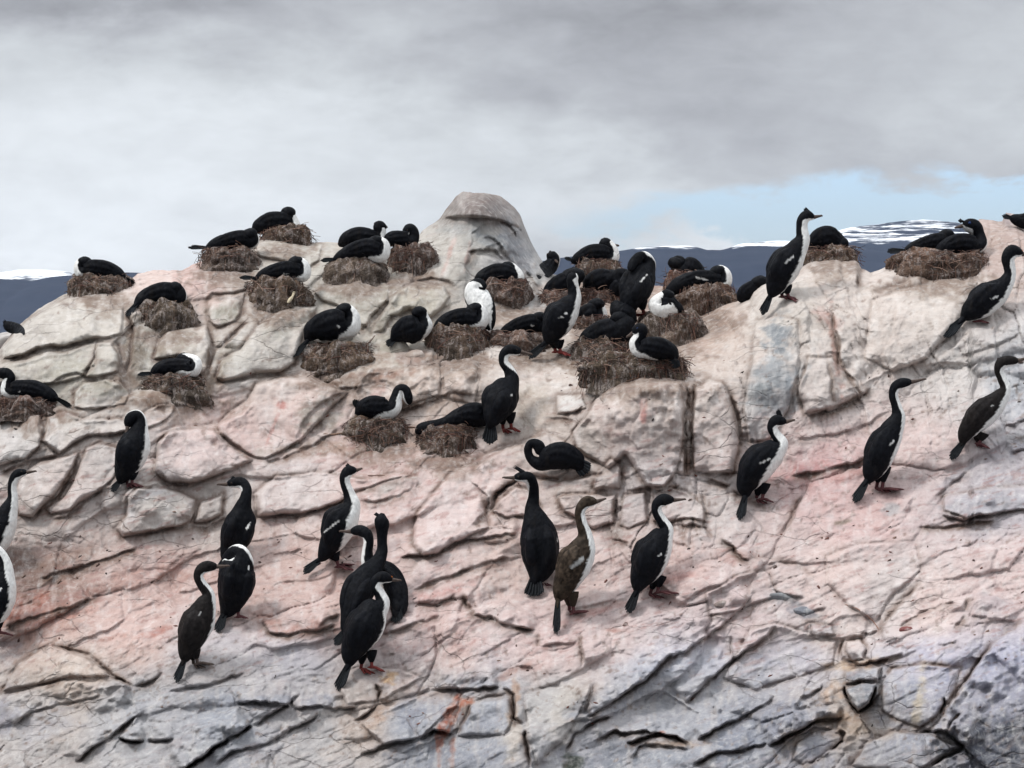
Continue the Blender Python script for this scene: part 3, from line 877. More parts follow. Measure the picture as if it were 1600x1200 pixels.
rock_mat, g, p = new_mat("guano stained rock", 0.85)
t = g.t
at = g.n('ShaderNodeAttribute', attribute_name='colour')
oc = g.n('ShaderNodeTexCoord').outputs['Object']
sp1 = g.noise(oc, 62.0, 3, 0.7)
sp2 = g.noise(g.scl(oc, 1.15, 1, 0.42), 17.0, 6, 0.66)
dr = g.noise(g.scl(oc, 26, 26, 5.0), 1.0, 4, 0.6)
st = g.noise(g.scl(oc, 7, 7, 40, (0, math.radians(-24), 0)), 1.0, 4, 0.6)
c = g.mix(g.ramp(sp1, 0.60, 0.74, 0, 0.42), at.outputs['Color'], (0.10, 0.085, 0.085))
c = g.mix(g.ramp(sp2, 0.40, 0.75, 0, 0.20), c, (0.70, 0.66, 0.63))
c = g.mix(g.ramp(sp2, 0.48, 0.28, 0, 0.24), c, (0.22, 0.17, 0.15))
c = g.mix(g.ramp(dr, 0.48, 0.78, 0, 0.34), c, (0.68, 0.655, 0.63))
c = g.mix(g.ramp(st, 0.52, 0.28, 0, 0.22), c, (0.20, 0.19, 0.20))
wv = g.n('ShaderNodeTexNoise'); t.links.new(oc, wv.inputs['Vector']); wv.inputs['Scale'].default_value = 3.0; wv.inputs['Detail'].default_value = 4
wa = g.n('ShaderNodeVectorMath', operation='MULTIPLY_ADD'); t.links.new(wv.outputs['Color'], wa.inputs[0]); wa.inputs[1].default_value = (.22, .22, .22); t.links.new(oc, wa.inputs[2])
vo = g.n('ShaderNodeTexVoronoi', feature='DISTANCE_TO_EDGE'); t.links.new(g.scl(wa.outputs[0], 2.6, 2.6, 7.5, (0, math.radians(-22), 0)), vo.inputs['Vector']); vo.inputs['Scale'].default_value = 1.0
gate = g.ramp(g.noise(oc, 1.7, 3, .6), .46, .62)
frac = g.m('MULTIPLY', g.ramp(vo.outputs['Distance'], 0.030, 0.0), gate)
c = g.mix(g.m('MULTIPLY', frac, .3), c, (0.13, 0.10, 0.09))
t.links.new(c, p.inputs['Base Color'])
hgt = g.m('ADD', g.m('MULTIPLY', sp1, 0.25), g.m('ADD', g.m('MULTIPLY', sp2, 0.8), g.m('SUBTRACT', g.m('MULTIPLY', st, 0.5), g.m('MULTIPLY', frac, 0.6))))
bp = g.n('ShaderNodeBump'); bp.inputs['Strength'].default_value = 0.75; bp.inputs['Distance'].default_value = 0.013
t.links.new(hgt, bp.inputs['Height']); t.links.new(bp.outputs[0], p.inputs['Normal'])
p.inputs['Specular IOR Level'].default_value = 0.25
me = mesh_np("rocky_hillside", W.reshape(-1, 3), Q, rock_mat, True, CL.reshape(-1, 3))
link("rocky_hillside", me, kind="structure", label="pale guano-stained rock slope rising out of the sea", category="rock")
# ------------------------------------------------------------------ far shore and sea
def ridge_land(name, prof, dist, seed, mat, label, rough_amp, depth=2500.0):
    P = np.array(prof, float)
    x = np.arange(P[0, 0], P[-1, 0] + 1, 4.0)
    tp_ = np.interp(x, P[:, 0], P[:, 1]) + rough_amp * fbm(x / 40.0 + seed, x * 0 + seed, 4)
    hz = (HOR - tp_) / F * dist + CAMZ                           # crest height in metres
    X = (x - 800) / F * dist
    rows = []
    nr = 46
    for k in range(nr):
        s = k / (nr - 1)
        if s < 0.72:
            f = (s / 0.72); yy = dist - depth * (1 - f); h = hz * f ** 1.15
        else:
            f = (s - 0.72) / 0.28; yy = dist + depth * f; h = hz * (1 - f) ** 1.3
        amp = 0.16 * np.maximum(hz, 20) * math.sin(math.pi * min(s / 0.72, 1.0)) if s < 0.72 else 0
        h = h + amp * fbm(X / 420 + seed, np.full(X.shape, yy / 420.0), 5)
        rows.append(np.stack([X * (yy / dist) ** 0.3, np.full(X.shape, yy), np.maximum(h, -5)], -1))
    V = np.stack(rows); n, m_ = V.shape[:2]
    idx = np.arange(n * m_).reshape(n, m_)
    Q = np.stack([idx[:-1, :-1], idx[:-1, 1:], idx[1:, 1:], idx[1:, :-1]], -1).reshape(-1, 4)
    link(name, mesh_np(name, V.reshape(-1, 3), Q, mat, True), kind="structure", label=label, category="hills")

def land_mat(name, snow_lo, snow_hi, amount):
    m, g, p = new_mat(name, 0.9)
    geo = g.n('ShaderNodeNewGeometry')
    se = g.n('ShaderNodeSeparateXYZ'); g.t.links.new(geo.outputs['Position'], se.inputs[0])
    n_ = g.noise(g.scl(geo.outputs['Position'], 0.0022, 0.0022, 0.02), 1.0, 6, 0.65)
    n2 = g.noise(g.scl(geo.outputs['Position'], 0.007, 0.007, 0.085), 1.0, 5, 0.65)
    base = g.mix(n2, (0.011, 0.019, 0.040), (0.028, 0.039, 0.070))
    h = g.m('ADD', g.ramp(se.outputs[2], snow_lo, snow_hi, -0.5, 0.12), g.m('MULTIPLY', g.m('ADD', n_, n2), 0.5))
    s = g.ramp(h, 0.58 - amount, 0.67 - amount)
    g.t.links.new(g.mix(s, base, (0.82, 0.84, 0.88)), p.inputs['Base Color'])
    p.inputs['Specular IOR Level'].default_value = 0.1
    return m
forest = land_mat("dark forested slope", 330, 385, 0.02)
snowy = land_mat("snow patched moorland", 400, 535, 0.02)
snowf = land_mat("snow field", 150, 300, 0.06)
ridge_land("hills", [(-900,420),(-400,415),(-100,424),(0,433),(30,436),(52,438),(80,432),(110,428),(200,426),(400,436),(620,430),(760,420),(860,405),(930,395),(970,390),(1010,384),(1050,381),(1078,382),(1102,389),(1125,389),(1160,380),(1200,375),(1240,374),(1290,380),(1400,392),(1700,400),(2500,430)],
           11000, 4, forest, "dark blue forested hills across the channel with snow flecks on the crest", 2.5)
ridge_land("mountains", [(700,520),(900,480),(1100,440),(1230,400),(1262,376),(1290,366),(1315,356),(1345,350),(1395,345),(1440,341),(1480,343),(1520,349),(1560,358),(1700,372),(2500,400)],
           14500, 11, snowy, "low mountains streaked with snow behind the dark hills", 2.0)
ridge_land("mountains", [(-900,380),(-300,405),(-60,422),(0,424),(30,420),(60,420),(100,423),(130,430),(300,446),(600,480),(700,520)],
           14300, 17, snowf, "snowfield showing over the dark hill at the far left", 1.5)
wm, g, p = new_mat("sea water", 0.12)
p.inputs['Base Color'].default_value = (0.02, 0.035, 0.045, 1)
oc = g.n('ShaderNodeNewGeometry').outputs['Position']
bp = g.n('ShaderNodeBump'); bp.inputs['Strength'].default_value = 0.6; bp.inputs['Distance'].default_value = 0.3
g.t.links.new(g.noise(oc, 0.8, 5, 0.6), bp.inputs['Height']); g.t.links.new(bp.outputs[0], p.inputs['Normal'])
me = mesh_np("sea_water", [(-11500, -40, 0), (11500, -40, 0), (11500, 19400, 0), (-11500, 19400, 0)], [(0, 1, 2, 3)], wm, False)
link("sea_water", me, kind="structure", label="dark open sea water round the rock", category="water")

# ------------------------------------------------------------------ the air between here and the far shore
hm = bpy.data.materials.new("haze"); hm.use_nodes = True
ht = hm.node_tree; ht.nodes.clear()
pv = ht.nodes.new('ShaderNodeVolumePrincipled'); pv.inputs['Density'].default_value = 0.9e-5
pv.inputs['Color'].default_value = (0.72, 0.82, 1.0, 1); pv.inputs['Anisotropy'].default_value = 0.0
ho = ht.nodes.new('ShaderNodeOutputMaterial'); ht.links.new(pv.outputs[0], ho.inputs['Volume'])
x0, x1, y0, y1, z0, z1 = -12000, 12000, -60, 20000, -8, 900
hv = [(x, y, z) for z in (z0, z1) for (x, y) in ((x0, y0), (x1, y0), (x1, y1), (x0, y1))]
link("haze", mesh_np("haze", hv, [(3, 2, 1, 0), (4, 5, 6, 7), (0, 1, 5, 4), (1, 2, 6, 5), (2, 3, 7, 6), (3, 0, 4, 7)], hm, False),
     kind="stuff", label="thin blue haze over the water towards the far hills", category="haze")

# ------------------------------------------------------------------ nests
def mpp(d): return d / F
nm, g, p = new_mat("nest mud and weed", 0.95)
oc = g.n('ShaderNodeTexCoord').outputs['Object']
at = g.n('ShaderNodeAttribute', attribute_name='colour')
a1 = g.noise(g.scl(oc, 1, 1, 0.22), 40, 4, 0.7); a2 = g.noise(oc, 80, 3, 0.7)
c = g.mix(g.ramp(a1, 0.48, 0.60, 0, 0.68), at.outputs['Color'], (0.40, 0.34, 0.315))
c = g.mix(g.ramp(a2, 0.56, 0.34, 0, 0.6), c, (0.022, 0.015, 0.011))
g.t.links.new(c, p.inputs['Base Color'])
bp = g.n('ShaderNodeBump'); bp.inputs['Strength'].default_value = 1.0; bp.inputs['Distance'].default_value = 0.02
g.t.links.new(g.m('ADD', a1, a2), bp.inputs['Height']); g.t.links.new(bp.outputs[0], p.inputs['Normal'])
sm, g, p = new_mat("dry weed stalks", 0.85)
at = g.n('ShaderNodeAttribute', attribute_name='colour')
g.t.links.new(at.outputs['Color'], p.inputs['Base Color'])

NEST_D = {}
def nest(key, cx, ytop, ybot, rt, rb, label, straw=260, tint=(104, 78, 58), dz=0.0, hang=0.4, deep=0.8):
    ytop -= 6; ybot -= .10 * (ybot - ytop); rb *= .95; rt *= .97
    r = np.random.default_rng(int(cx * 7 + ytop))
    lean = r.uniform(-.12, .12)
    da = rockd(cx, ybot - 3); db = rockd(cx, min(ytop + 8, ybot - 4))
    if db > 90: db = da + 0.4
    m = mpp(da); Rb = rb * m; Rt = rt * m
    d = min(da + 0.70 * deep * Rb, db + 0.10 * Rt) + dz
    NEST_D[key] = d
    m = mpp(d); Rb = rb * m; Rt = rt * m
    base = unproj(cx, ybot, d); topw = unproj(cx, ytop, d); H = topw[2] - base[2]
    n, k = 56, 20
    V = []; Cc = []
    th = np.linspace(0, 2 * math.pi, n, endpoint=False)
    for j in range(k + 5):
        if j < k:
            s = j / (k - 1); z = H * s - 0.07 * (1 - s)
            rr = Rb * 1.04 + (Rt - Rb * 1.04) * s ** 0.9
            rr *= 1 - 0.24 * float(sst(0.55, 1.0, np.array(s))) * s ** 2
            rr *= 1 + 0.10 * vnoise(np.array(s * 3.1 + cx), np.array(.3 + ytop))
        else:
            s = 1.0; f = (j - k + 1) / 5.0; z = H - 0.02 * math.sin(f * 1.57); rr = Rt * 0.70 * (1 - f) + 0.002
        nz = 0.34 * fbm(np.cos(th) * 1.6 + cx, np.sin(th) * 1.6 + z * 9, 3) + 0.22 * fbm(np.cos(th) * 7 + cx, np.sin(th) * 7 + z * 30, 3)
        rad = rr * (1 + nz)
        zz = z + (0.075 * (1 - s) * vnoise(np.cos(th) * 1.3 + cx * .7, np.sin(th) * 1.3)) + (0.050 * fbm(np.cos(th) * 2 + 5 + cx, np.sin(th) * 2, 3) + .012 * vnoise(np.cos(th) * 9 + cx, np.sin(th) * 9)) * min(1, s * 2)
        V.append(np.stack([np.cos(th) * rad, np.sin(th) * rad * deep, zz], -1))
        t_ = np.array(tint, float)
        f = (0.5 + fbm(np.cos(th) * 5 + cx, np.sin(th) * 5 + z * 3, 3))[:, None]
        low_ = 0.25 + (1 - s) * 0.45
        Cc.append((t_ * (1 - low_) + low_ * np.array([116, 106, 98])) * (0.62 + 0.5 * f))
    V = np.stack(V); nn = V.shape[0]; idx = np.arange(nn * n).reshape(nn, n)
    nx_ = np.roll(idx, -1, 1)
    Q = np.stack([idx[:-1], nx_[:-1], nx_[1:], idx[1:]], -1).reshape(-1, 4)
    me = mesh_np("nest", V.reshape(-1, 3), Q, nm, True, lin(np.clip(np.stack(Cc), 0, 255)).reshape(-1, 3))
    o = link("nest", me, label=label, category="nest", group="seaweed and mud nests of the colony")
    o.location = base
    # loose stalks woven into the rim and hanging down the side
    VV, QQ, CC = [], [], []
    for q in range(int(straw * 1.25)):
        a_ = r.uniform(0, 2 * math.pi); s = 1 - abs(r.normal(0, 0.30)) if r.random() < 0.7 else r.uniform(0, 1)
        s = max(0.0, min(1.0, s))
        rr = (Rb + (Rt - Rb) * s ** .9) * (1 - .24 * float(sst(.55, 1, np.array(s))) * s * s) * r.uniform(0.90, 1.07)
        p0 = np.array([math.cos(a_) * rr, math.sin(a_) * rr * deep, H * s + r.uniform(-.008, .015)])
        tang = np.array([-math.sin(a_), math.cos(a_) * deep, 0]); out = np.array([math.cos(a_), math.sin(a_), 0])
        if r.random() < hang: dv = tang * r.normal(0, .35) + np.array([0, 0, -1.0]) + out * r.uniform(0.0, .35)
        else: dv = tang * r.choice([-1, 1]) + out * r.uniform(-.15, .35) + np.array([0, 0, r.normal(0, .28)])
        dv /= np.linalg.norm(dv); L_ = r.uniform(.03, .11); w = r.uniform(.0009, .0022)
        side_ = np.cross(dv, out); side_ /= np.linalg.norm(side_) + 1e-9
        bend = (out * r.uniform(-.2, .2) + np.array([0, 0, -r.uniform(0, .5)])) * L_
        pts = [p0 + dv * L_ * u_ + bend * u_ * u_ for u_ in (0, .33, .66, 1)]
        i0 = len(VV)
        for pnt in pts:
            VV += [pnt - side_ * w, pnt + out * w * 1.4, pnt + side_ * w]
        for e in range(3):
            b0 = i0 + e * 3
            QQ += [(b0, b0 + 1, b0 + 4, b0 + 3), (b0 + 1, b0 + 2, b0 + 5, b0 + 4)]
        base_c = [(100, 72, 58), (70, 48, 41), (138, 112, 98), (50, 36, 33), (94, 60, 51)][r.integers(0, 5)]
        CC += [np.array(base_c, float) * r.uniform(.75, 1.1)] * 12
    me2 = mesh_np("stalks", VV, QQ, sm, False, lin(np.array(CC)))
    link("stalks", me2, parent=o)
    return o

nest('1', 158, 437, 464, 46, 56, "low nest on top of the smooth hump at the far left skyline")
nest('2', 356, 392, 428, 44, 54, "broad nest on the skyline under the bird whose tail sticks out left", hang=.5, tint=(124, 98, 84))
nest('3', 446, 361, 383, 36, 46, "topmost nest on the left part of the crest, dark rim against the sky")
nest('4', 432, 440, 482, 45, 56, "tall nest hanging over a block, with a pale curved frond on its side")
nest('5', 256, 477, 520, 44, 52, "shaggy nest on a boulder with pale fringe hanging down its front", hang=.8, tint=(108, 88, 70))
nest('6', 556, 408, 444, 44, 54, "grey-brown nest with ragged fringe on the edge of the pale block", hang=.8, tint=(120, 100, 84))
nest('7', 645, 388, 430, 34, 42, "rounded dark nest at the left foot of the flat-topped rock knob", tint=(98, 70, 58))
nest('8', 530, 542, 590, 56, 66, "large square nest of loose weed below the plump white-breasted bird", straw=420)
nest('9', 272, 590, 626, 50, 68, "wide low nest of tangled weed in the hollow under the boulder", straw=420, tint=(96, 74, 56))
nest('10', 42, 628, 648, 48, 58, "flat reddish nest at the left edge of the rock", tint=(98, 66, 54))
nest('11', 788, 442, 480, 40, 44, "deep round nest against the right foot of the flat-topped knob", tint=(104, 74, 60))
nest('12', 716, 516, 560, 46, 54, "nest in the middle terrace with dark weed rim, left of the long low nest", straw=340)
nest('13', 810, 526, 556, 46, 56, "long low nest behind the standing bird with orange-red feet", tint=(118, 88, 74))
nest('14', 590, 660, 702, 50, 62, "flattened nest of wiry stalks on the sloping shelf, left of its twin", straw=420, tint=(104, 82, 64))
nest('15', 700, 670, 716, 44, 58, "heaped nest of stalks with white droppings below a facing-left sitting bird", straw=420, tint=(112, 84, 66))
nest('16', 933, 410, 450, 37, 44, "nest on the skyline just right of the knob, snowy hills behind it", tint=(118, 94, 76), hang=.6)
nest('17', 1044, 494, 546, 54, 62, "big grey fringed nest below the white-breasted sitting bird", hang=.8, straw=420, tint=(122, 100, 84))
nest('18', 1106, 450, 496, 50, 54, "smooth drum-shaped nest at the right end of the crowded terrace", hang=.7, tint=(112, 80, 62))
nest('19', 992, 560, 597, 82, 84, "sprawling nest of yellowish stalks, widest of all, at the terrace edge", straw=1000, tint=(100, 80, 60), deep=.42, hang=.5)
nest('20', 1298, 392, 410, 40, 46, "nest on the square-topped pale boulder behind the tall crested bird", hang=.3)
nest('21', 1472, 400, 438, 78, 86, "very broad nest holding two birds on the right skyline", straw=620, tint=(122, 86, 66))
nest('22', 925, 500, 520, 30, 36, "small nest squeezed behind the standing white-necked bird", tint=(108, 74, 60))
nest('23', 935, 458, 478, 34, 40, "reddish nest heap under the skyline nest, filled by a dark bird", tint=(112, 72, 60))
nest('24', 945, 535, 560, 50, 58, "dark nest under the hunched all-black bird at the terrace edge", tint=(96, 74, 58))
nest('25', 1072, 430, 462, 30, 38, "nest hidden behind the drum-shaped one, dark bird hunched on it", tint=(112, 70, 54))
nest('26', 878, 462, 484, 34, 40, "reddish nest mound right of the knob's foot", tint=(128, 90, 76))
# ------------------------------------------------------------------ cormorants
fm, g, p = new_mat("plumage", 0.52)
at = g.n('ShaderNodeAttribute', attribute_name='colour')
oc = g.n('ShaderNodeTexCoord').outputs['Object']
f1 = g.noise(g.scl(oc, 1, 1, .45), 90, 3, .6); f2 = g.noise(g.scl(oc, 1, 1, .4), 26, 4, .6)
c = g.mix(g.ramp(f1, .35, .7, 0, .18), at.outputs['Color'], (0, 0, 0), 'MULTIPLY')
c = g.mix(g.ramp(f2, .52, .75, 0, .035), c, (.20, .16, .12), 'ADD')
g.t.links.new(c, p.inputs['Base Color'])
g.t.links.new(g.ramp(f2, .3, .7, .50, .80), p.inputs['Roughness'])
p.inputs['Specular IOR Level'].default_value = 0.09
vo = g.n('ShaderNodeTexVoronoi', feature='F1'); g.t.links.new(g.scl(oc, 52, 52, 30, (0, .35, 0)), vo.inputs['Vector']); vo.inputs['Scale'].default_value = 1.0
bp = g.n('ShaderNodeBump'); bp.inputs['Strength'].default_value = 0.6; bp.inputs['Distance'].default_value = 0.006
g.t.links.new(g.m('SUBTRACT', g.m('ADD', f1, g.m('MULTIPLY', f2, 1.2)), g.m('MULTIPLY', vo.outputs['Distance'], .9)), bp.inputs['Height']); g.t.links.new(bp.outputs[0], p.inputs['Normal'])

BLACK = np.array([.0042, .0048, .0072]); BROWN = np.array([.036, .026, .019]); WHITE = np.array([.82, .81, .79])
HORN = np.array([.10, .075, .065]); PINK = np.array([.105, .042, .045]); RED = np.array([.19, .042, .038]); FACE = np.array([.30, .09, .04])
ORANGE = np.array([.62, .17, .02]); BLUE = np.array([.03, .07, .22]); GREYT = np.array([.014, .016, .019])

def crom(P, n):
    """Catmull-Rom through the rows of P, n samples, spaced by length of the first two columns"""
    P = np.asarray(P, float)
    seg = np.hypot(*np.diff(P[:, :2], axis=0).T) + 1e-6; t = np.concatenate([[0], np.cumsum(seg)])
    q = np.linspace(0, t[-1], n)
    M = np.zeros_like(P)
    M[1:-1] = (P[2:] - P[:-2]) / (t[2:] - t[:-2])[:, None]
    M[0] = (P[1] - P[0]) / seg[0]; M[-1] = (P[-1] - P[-2]) / seg[-1]
    k = np.clip(np.searchsorted(t, q, 'right') - 1, 0, len(P) - 2)
    h = seg[k][:, None]; u = ((q - t[k]) / seg[k])[:, None]
    return ((2 * u ** 3 - 3 * u ** 2 + 1) * P[k] + (u ** 3 - 2 * u ** 2 + u) * h * M[k] +
            (-2 * u ** 3 + 3 * u ** 2) * P[k + 1] + (u ** 3 - u ** 2) * h * M[k + 1]), q, t

class Mesh:
    def __init__(s): s.V, s.Q, s.C, s.n = [], [], [], 0
    def grid(s, V, C, closed=True, caps=True):
        """V: rings x around x 3"""
        a, b = V.shape[:2]
        idx = np.arange(a * b).reshape(a, b) + s.n
        nx_ = np.roll(idx, -1, 1) if closed else None
        if closed: Q = np.stack([idx[:-1], nx_[:-1], nx_[1:], idx[1:]], -1).reshape(-1, 4)
        else: Q = np.stack([idx[:-1, :-1], idx[:-1, 1:], idx[1:, 1:], idx[1:, :-1]], -1).reshape(-1, 4)
        s.V.append(V.reshape(-1, 3)); s.Q.append(Q)
        C = np.broadcast_to(C, (a, b, 3)); s.C.append(C.reshape(-1, 3)); s.n += a * b
    def tube(s, pts, rads, col, n=10, flat=None):
        pts = np.asarray(pts, float); rads = np.asarray(rads, float)
        T = np.gradient(pts, axis=0); T /= np.linalg.norm(T, axis=1)[:, None] + 1e-9
        up = np.array([0.13, 1, 0.21]); A = np.cross(T, up); A /= np.linalg.norm(A, axis=1)[:, None] + 1e-9
        B = np.cross(T, A)
        th = np.linspace(0, 2 * math.pi, n, endpoint=False)
        V = pts[:, None] + rads[:, None, None] * (np.cos(th)[None, :, None] * A[:, None] + np.sin(th)[None, :, None] * B[:, None])
        s.grid(V, np.asarray(col))
    def ball(s, c, r, col, sq=(1, 1, 1)):
        u = np.linspace(0, math.pi, 7)[:, None]; v = np.linspace(0, 2 * math.pi, 10, endpoint=False)[None]
        V = np.stack([np.sin(u) * np.cos(v) * sq[0], np.sin(u) * np.sin(v) * sq[1], np.cos(u) * np.ones_like(v) * sq[2]], -1) * r + c
        s.grid(V, np.asarray(col))
    def make(s, name, mat):
        return mesh_np(name, np.concatenate(s.V), np.concatenate(s.Q), mat, True, np.concatenate(s.C))

BIRDN = [0]
def bird(label, S, dirn, foot=None, at=None, dz=0.0, turn=0.0, bk=None, tail=None, legs=None, bar=None, crest=None, tone='black',
         sh=None, nest_bird=False, car=False, kd=0.92, legcol=PINK, wingless=False, barw=1.5, tailcol=None, wturn=None, head=None):
    BIRDN[0] += 1
    seed = BIRDN[0] * 3.7
    r = np.random.default_rng(BIRDN[0])
    sgn = 1 if dirn == 'r' else -1
    S = [list(q) + [turn] * (5 - len(q)) if len(q) < 5 else list(q) for q in S]
    S = [q if len(q) == 5 else q for q in S]
    A_ = np.array(S, float)
    if foot is not None:
        d0 = rockd(*foot) - 0.035 + dz; ax, ay = foot
    else:
        d0 = (NEST_D[at] if isinstance(at, str) else rockd(*at)) + dz
        ax, ay = (A_[:, 0].mean(), A_[:, 1].max() + 8)
        if not isinstance(at, str): ax, ay = at; d0 -= 0.06
    m = mpp(d0)
    org = unproj(ax, ay, d0)
    bt = [q for q in A_]; 
    # rounded ends
    t0 = A_[0, :2] - A_[1, :2]; t0 /= np.linalg.norm(t0) + 1e-9
    t1 = A_[-1, :2] - A_[-2, :2]; t1 /= np.linalg.norm(t1) + 1e-9
    first = A_[0].copy(); first[:2] += t0 * A_[0, 2] * .7; first[2] = A_[0, 2] * .35
    last = A_[-1].copy(); last[:2] += t1 * A_[-1, 2] * .6; last[2] = A_[-1, 2] * .45
    A_ = np.vstack([first, A_, last])
    xr = A_[1:-3, 0].mean()
    depo = np.zeros(len(A_))
    for k in range(len(A_)):
        tt = math.tan(math.radians(max(-55, min(55, A_[k, 4] if abs(A_[k, 4]) < 75 else 40 * np.sign(A_[k, 4])))))
        depo[k] = (A_[k, 0] - (ax if foot is not None else xr)) * m * tt * sgn * 0.7
        lim = rockd(A_[k, 0], A_[k, 1]) - 0.75 * A_[k, 2] * m - 0.01
        if d0 + depo[k] > lim: depo[k] = lim - d0
    depo = np.convolve(np.pad(depo, 1, 'edge'), [.25, .5, .25], 'valid')
    A_ = np.hstack([A_, depo[:, None]])
    NR, NS = 84, 52
    P, q, tk = crom(A_, NR)
    P[:, 2] = np.maximum(P[:, 2], .5)
    if not nest_bird: P[:, 2] *= np.where(P[:, 2] < 11, .95, .97)
    P[:, 3] = np.interp(q, tk, A_[:, 3])
    T = np.gradient(P[:, :2], axis=0); T /= np.linalg.norm(T, axis=1)[:, None] + 1e-9
    # smooth the frame a little so that sharp bends do not fold
    T = np.stack([np.convolve(np.pad(T[:, i], 2, 'edge'), np.ones(5) / 5, 'valid') for i in (0, 1)], 1); T /= np.linalg.norm(T, axis=1)[:, None]
    Nn = np.stack([-T[:, 1], np.zeros(NR), -T[:, 0]], -1) * sgn          # towards the belly, in the picture plane
    B = np.tile([0.0, 1.0, 0.0], (NR, 1))
    tau = np.radians(P[:, 4])[:, None]
    bel = Nn * np.cos(tau) + B * np.sin(tau); lat = B * np.cos(tau) - Nn * np.sin(tau)
    cen = unproj(P[:, 0], P[:, 1], d0 + P[:, 5]) - org
    rad = P[:, 2] * m
    th = np.linspace(0, 2 * math.pi, NS, endpoint=False)
    dirs = np.cos(th)[None, :, None] * Nn[:, None] + np.sin(th)[None, :, None] * B[:, None] * kd
    V = cen[:, None] + rad[:, None, None] * dirs
    ub = dirs / np.linalg.norm(dirs, axis=2)[..., None]
    ang = np.degrees(np.arccos(np.clip((ub * bel[:, None]).sum(2), -1, 1)))
    # shallow furrow along the spine of the back, feather unevenness
    Rm = A_[1:-1, 2].max()
    body = sst(.55 * Rm, .8 * Rm, P[:, 2])[:, None]
    V = V - (ub * (0.05 * rad[:, None] * body * np.exp(-((180 - ang) / 13) ** 2))[..., None])
    V = V + ub * ((rad[:, None] * 0.05 * fbm(np.arange(NR)[:, None] / 7 + seed + 0 * th, th[None] * 2.2 + seed, 3) * (0.3 + body))[..., None])
    base = BLACK if tone == 'black' else BROWN if tone == 'brown' else BLACK * .75 + BROWN * .25
    wn = P[:, 3][:, None] + 8 * fbm(np.arange(NR)[:, None] / 3.5 + seed + 0 * th, th[None] * 4 + seed, 3)
    wh = (1 - sst(-2, 2, ang - wn)) * (P[:, 3] > 1)[:, None]
    pxv = (P[:, 0][:, None] + (V - cen[:, None])[..., 0] / m); pyv = (P[:, 1][:, None] - (V - cen[:, None])[..., 2] / m)
    def barmask(px, py, extra=0):
        if bar is None: return np.zeros(px.shape)
        o = np.zeros(px.shape)
        for (x0, y0, x1, y1) in ([bar] if not isinstance(bar[0], (tuple, list)) else bar):
            dx, dy = x1 - x0, y1 - y0; t_ = np.clip(((px - x0) * dx + (py - y0) * dy) / (dx * dx + dy * dy), 0, 1)
            d_ = np.hypot(px - x0 - t_ * dx, py - y0 - t_ * dy) + 1.5 * fbm(px / 2.4 + seed, py / 2.4, 2) + .9 * vnoise(px / 6 + seed, py / 6)
            o = np.maximum(o, 1 - sst(barw * .5, barw * 1.1, d_))
        return o
    mot = (1 + .5 * fbm(pxv / 4 + seed, pyv / 4, 3) * (2.2 if tone == 'brown' else 1.0))[..., None]
    col = base * np.clip(mot, .5, 2)
    white = WHITE * (1 + .10 * fbm(pxv / 6, pyv / 6, 3))[..., None]
    col = col * (1 - wh[..., None]) + white * wh[..., None]
    if wingless:
        b_ = barmask(pxv, pyv)[..., None]; col = col * (1 - b_) + WHITE * b_
    M = Mesh(); M.grid(V, col)
    # folded wings lying along the sides
    if not wingless:
        ih = int(np.argmax(P[:, 2])); 
        if sh is None:
            k_ = ih
            while k_ < NR - 1 and P[k_, 2] > .68 * P[ih, 2]: k_ += 1
        else: k_ = int(np.argmin(np.hypot(P[:, 0] - A_[sh + 1, 0], P[:, 1] - A_[sh + 1, 1])))
        i0, i1 = 2, max(k_, ih + 4)
        nw = 60; uu = np.linspace(0, 1, nw)
        fi = i0 + (i1 - i0) * uu
        def at_(arr): return np.stack([np.interp(fi, np.arange(NR), arr[:, i]) for i in range(arr.shape[1])], -1)
        c_, b_, l_ = at_(cen), at_(bel), at_(lat); rr = np.interp(fi, np.arange(NR), rad)
        rr = np.maximum(rr, .34 * rad.max() * np.clip(uu * 6, .15, 1))
        prof = np.minimum(sst(-.12, .45, uu), np.sqrt(np.clip((1.02 - uu) / .30, 0, 1)))
        wn_ = 44; tw = np.linspace(0, 2 * math.pi, wn_, endpoint=False)
        px_ = np.interp(fi, np.arange(NR), P[:, 0]); py_ = np.interp(fi, np.arange(NR), P[:, 1])
        w_loc = np.interp(fi, np.arange(NR), P[:, 3])
        push = -0.16 - 0.0035 * np.clip(w_loc - 40, 0, 60)                  # white-bellied birds show more below the wing
        for sd_ in (-1, 1):
            cw = c_ + l_ * (sd_ * .56 * kd * rr)[:, None] + b_ * (push * rr)[:, None]
            Vw = cw[:, None] + (rr * prof)[:, None, None] * (np.cos(tw)[None, :, None] * b_[:, None] * (.80) + np.sin(tw)[None, :, None] * l_[:, None] * .47)
            lay = 0.03 * np.sin(np.cos(tw)[None] * 9 + uu[:, None] * 5)       # overlapping covert rows
            Vw = Vw + l_[:, None] * (sd_ * lay * rr[:, None])[..., None]
            pw = px_[:, None] + (Vw - c_[:, None])[..., 0] / m; qw = py_[:, None] - (Vw - c_[:, None])[..., 2] / m
            cb = base * np.clip(1 + .7 * fbm(pw / 3 + seed, qw / 5, 3) * (2.5 if tone == 'brown' else 1.0), .45, 2.4)[..., None] * (1.25 if tone != 'black' else 1.1)
            bm = barmask(pw, qw)[..., None]
            cb = cb * (1 - bm) + WHITE * (.8 if tone == 'black' else .45) * bm
            M.grid(Vw, cb)
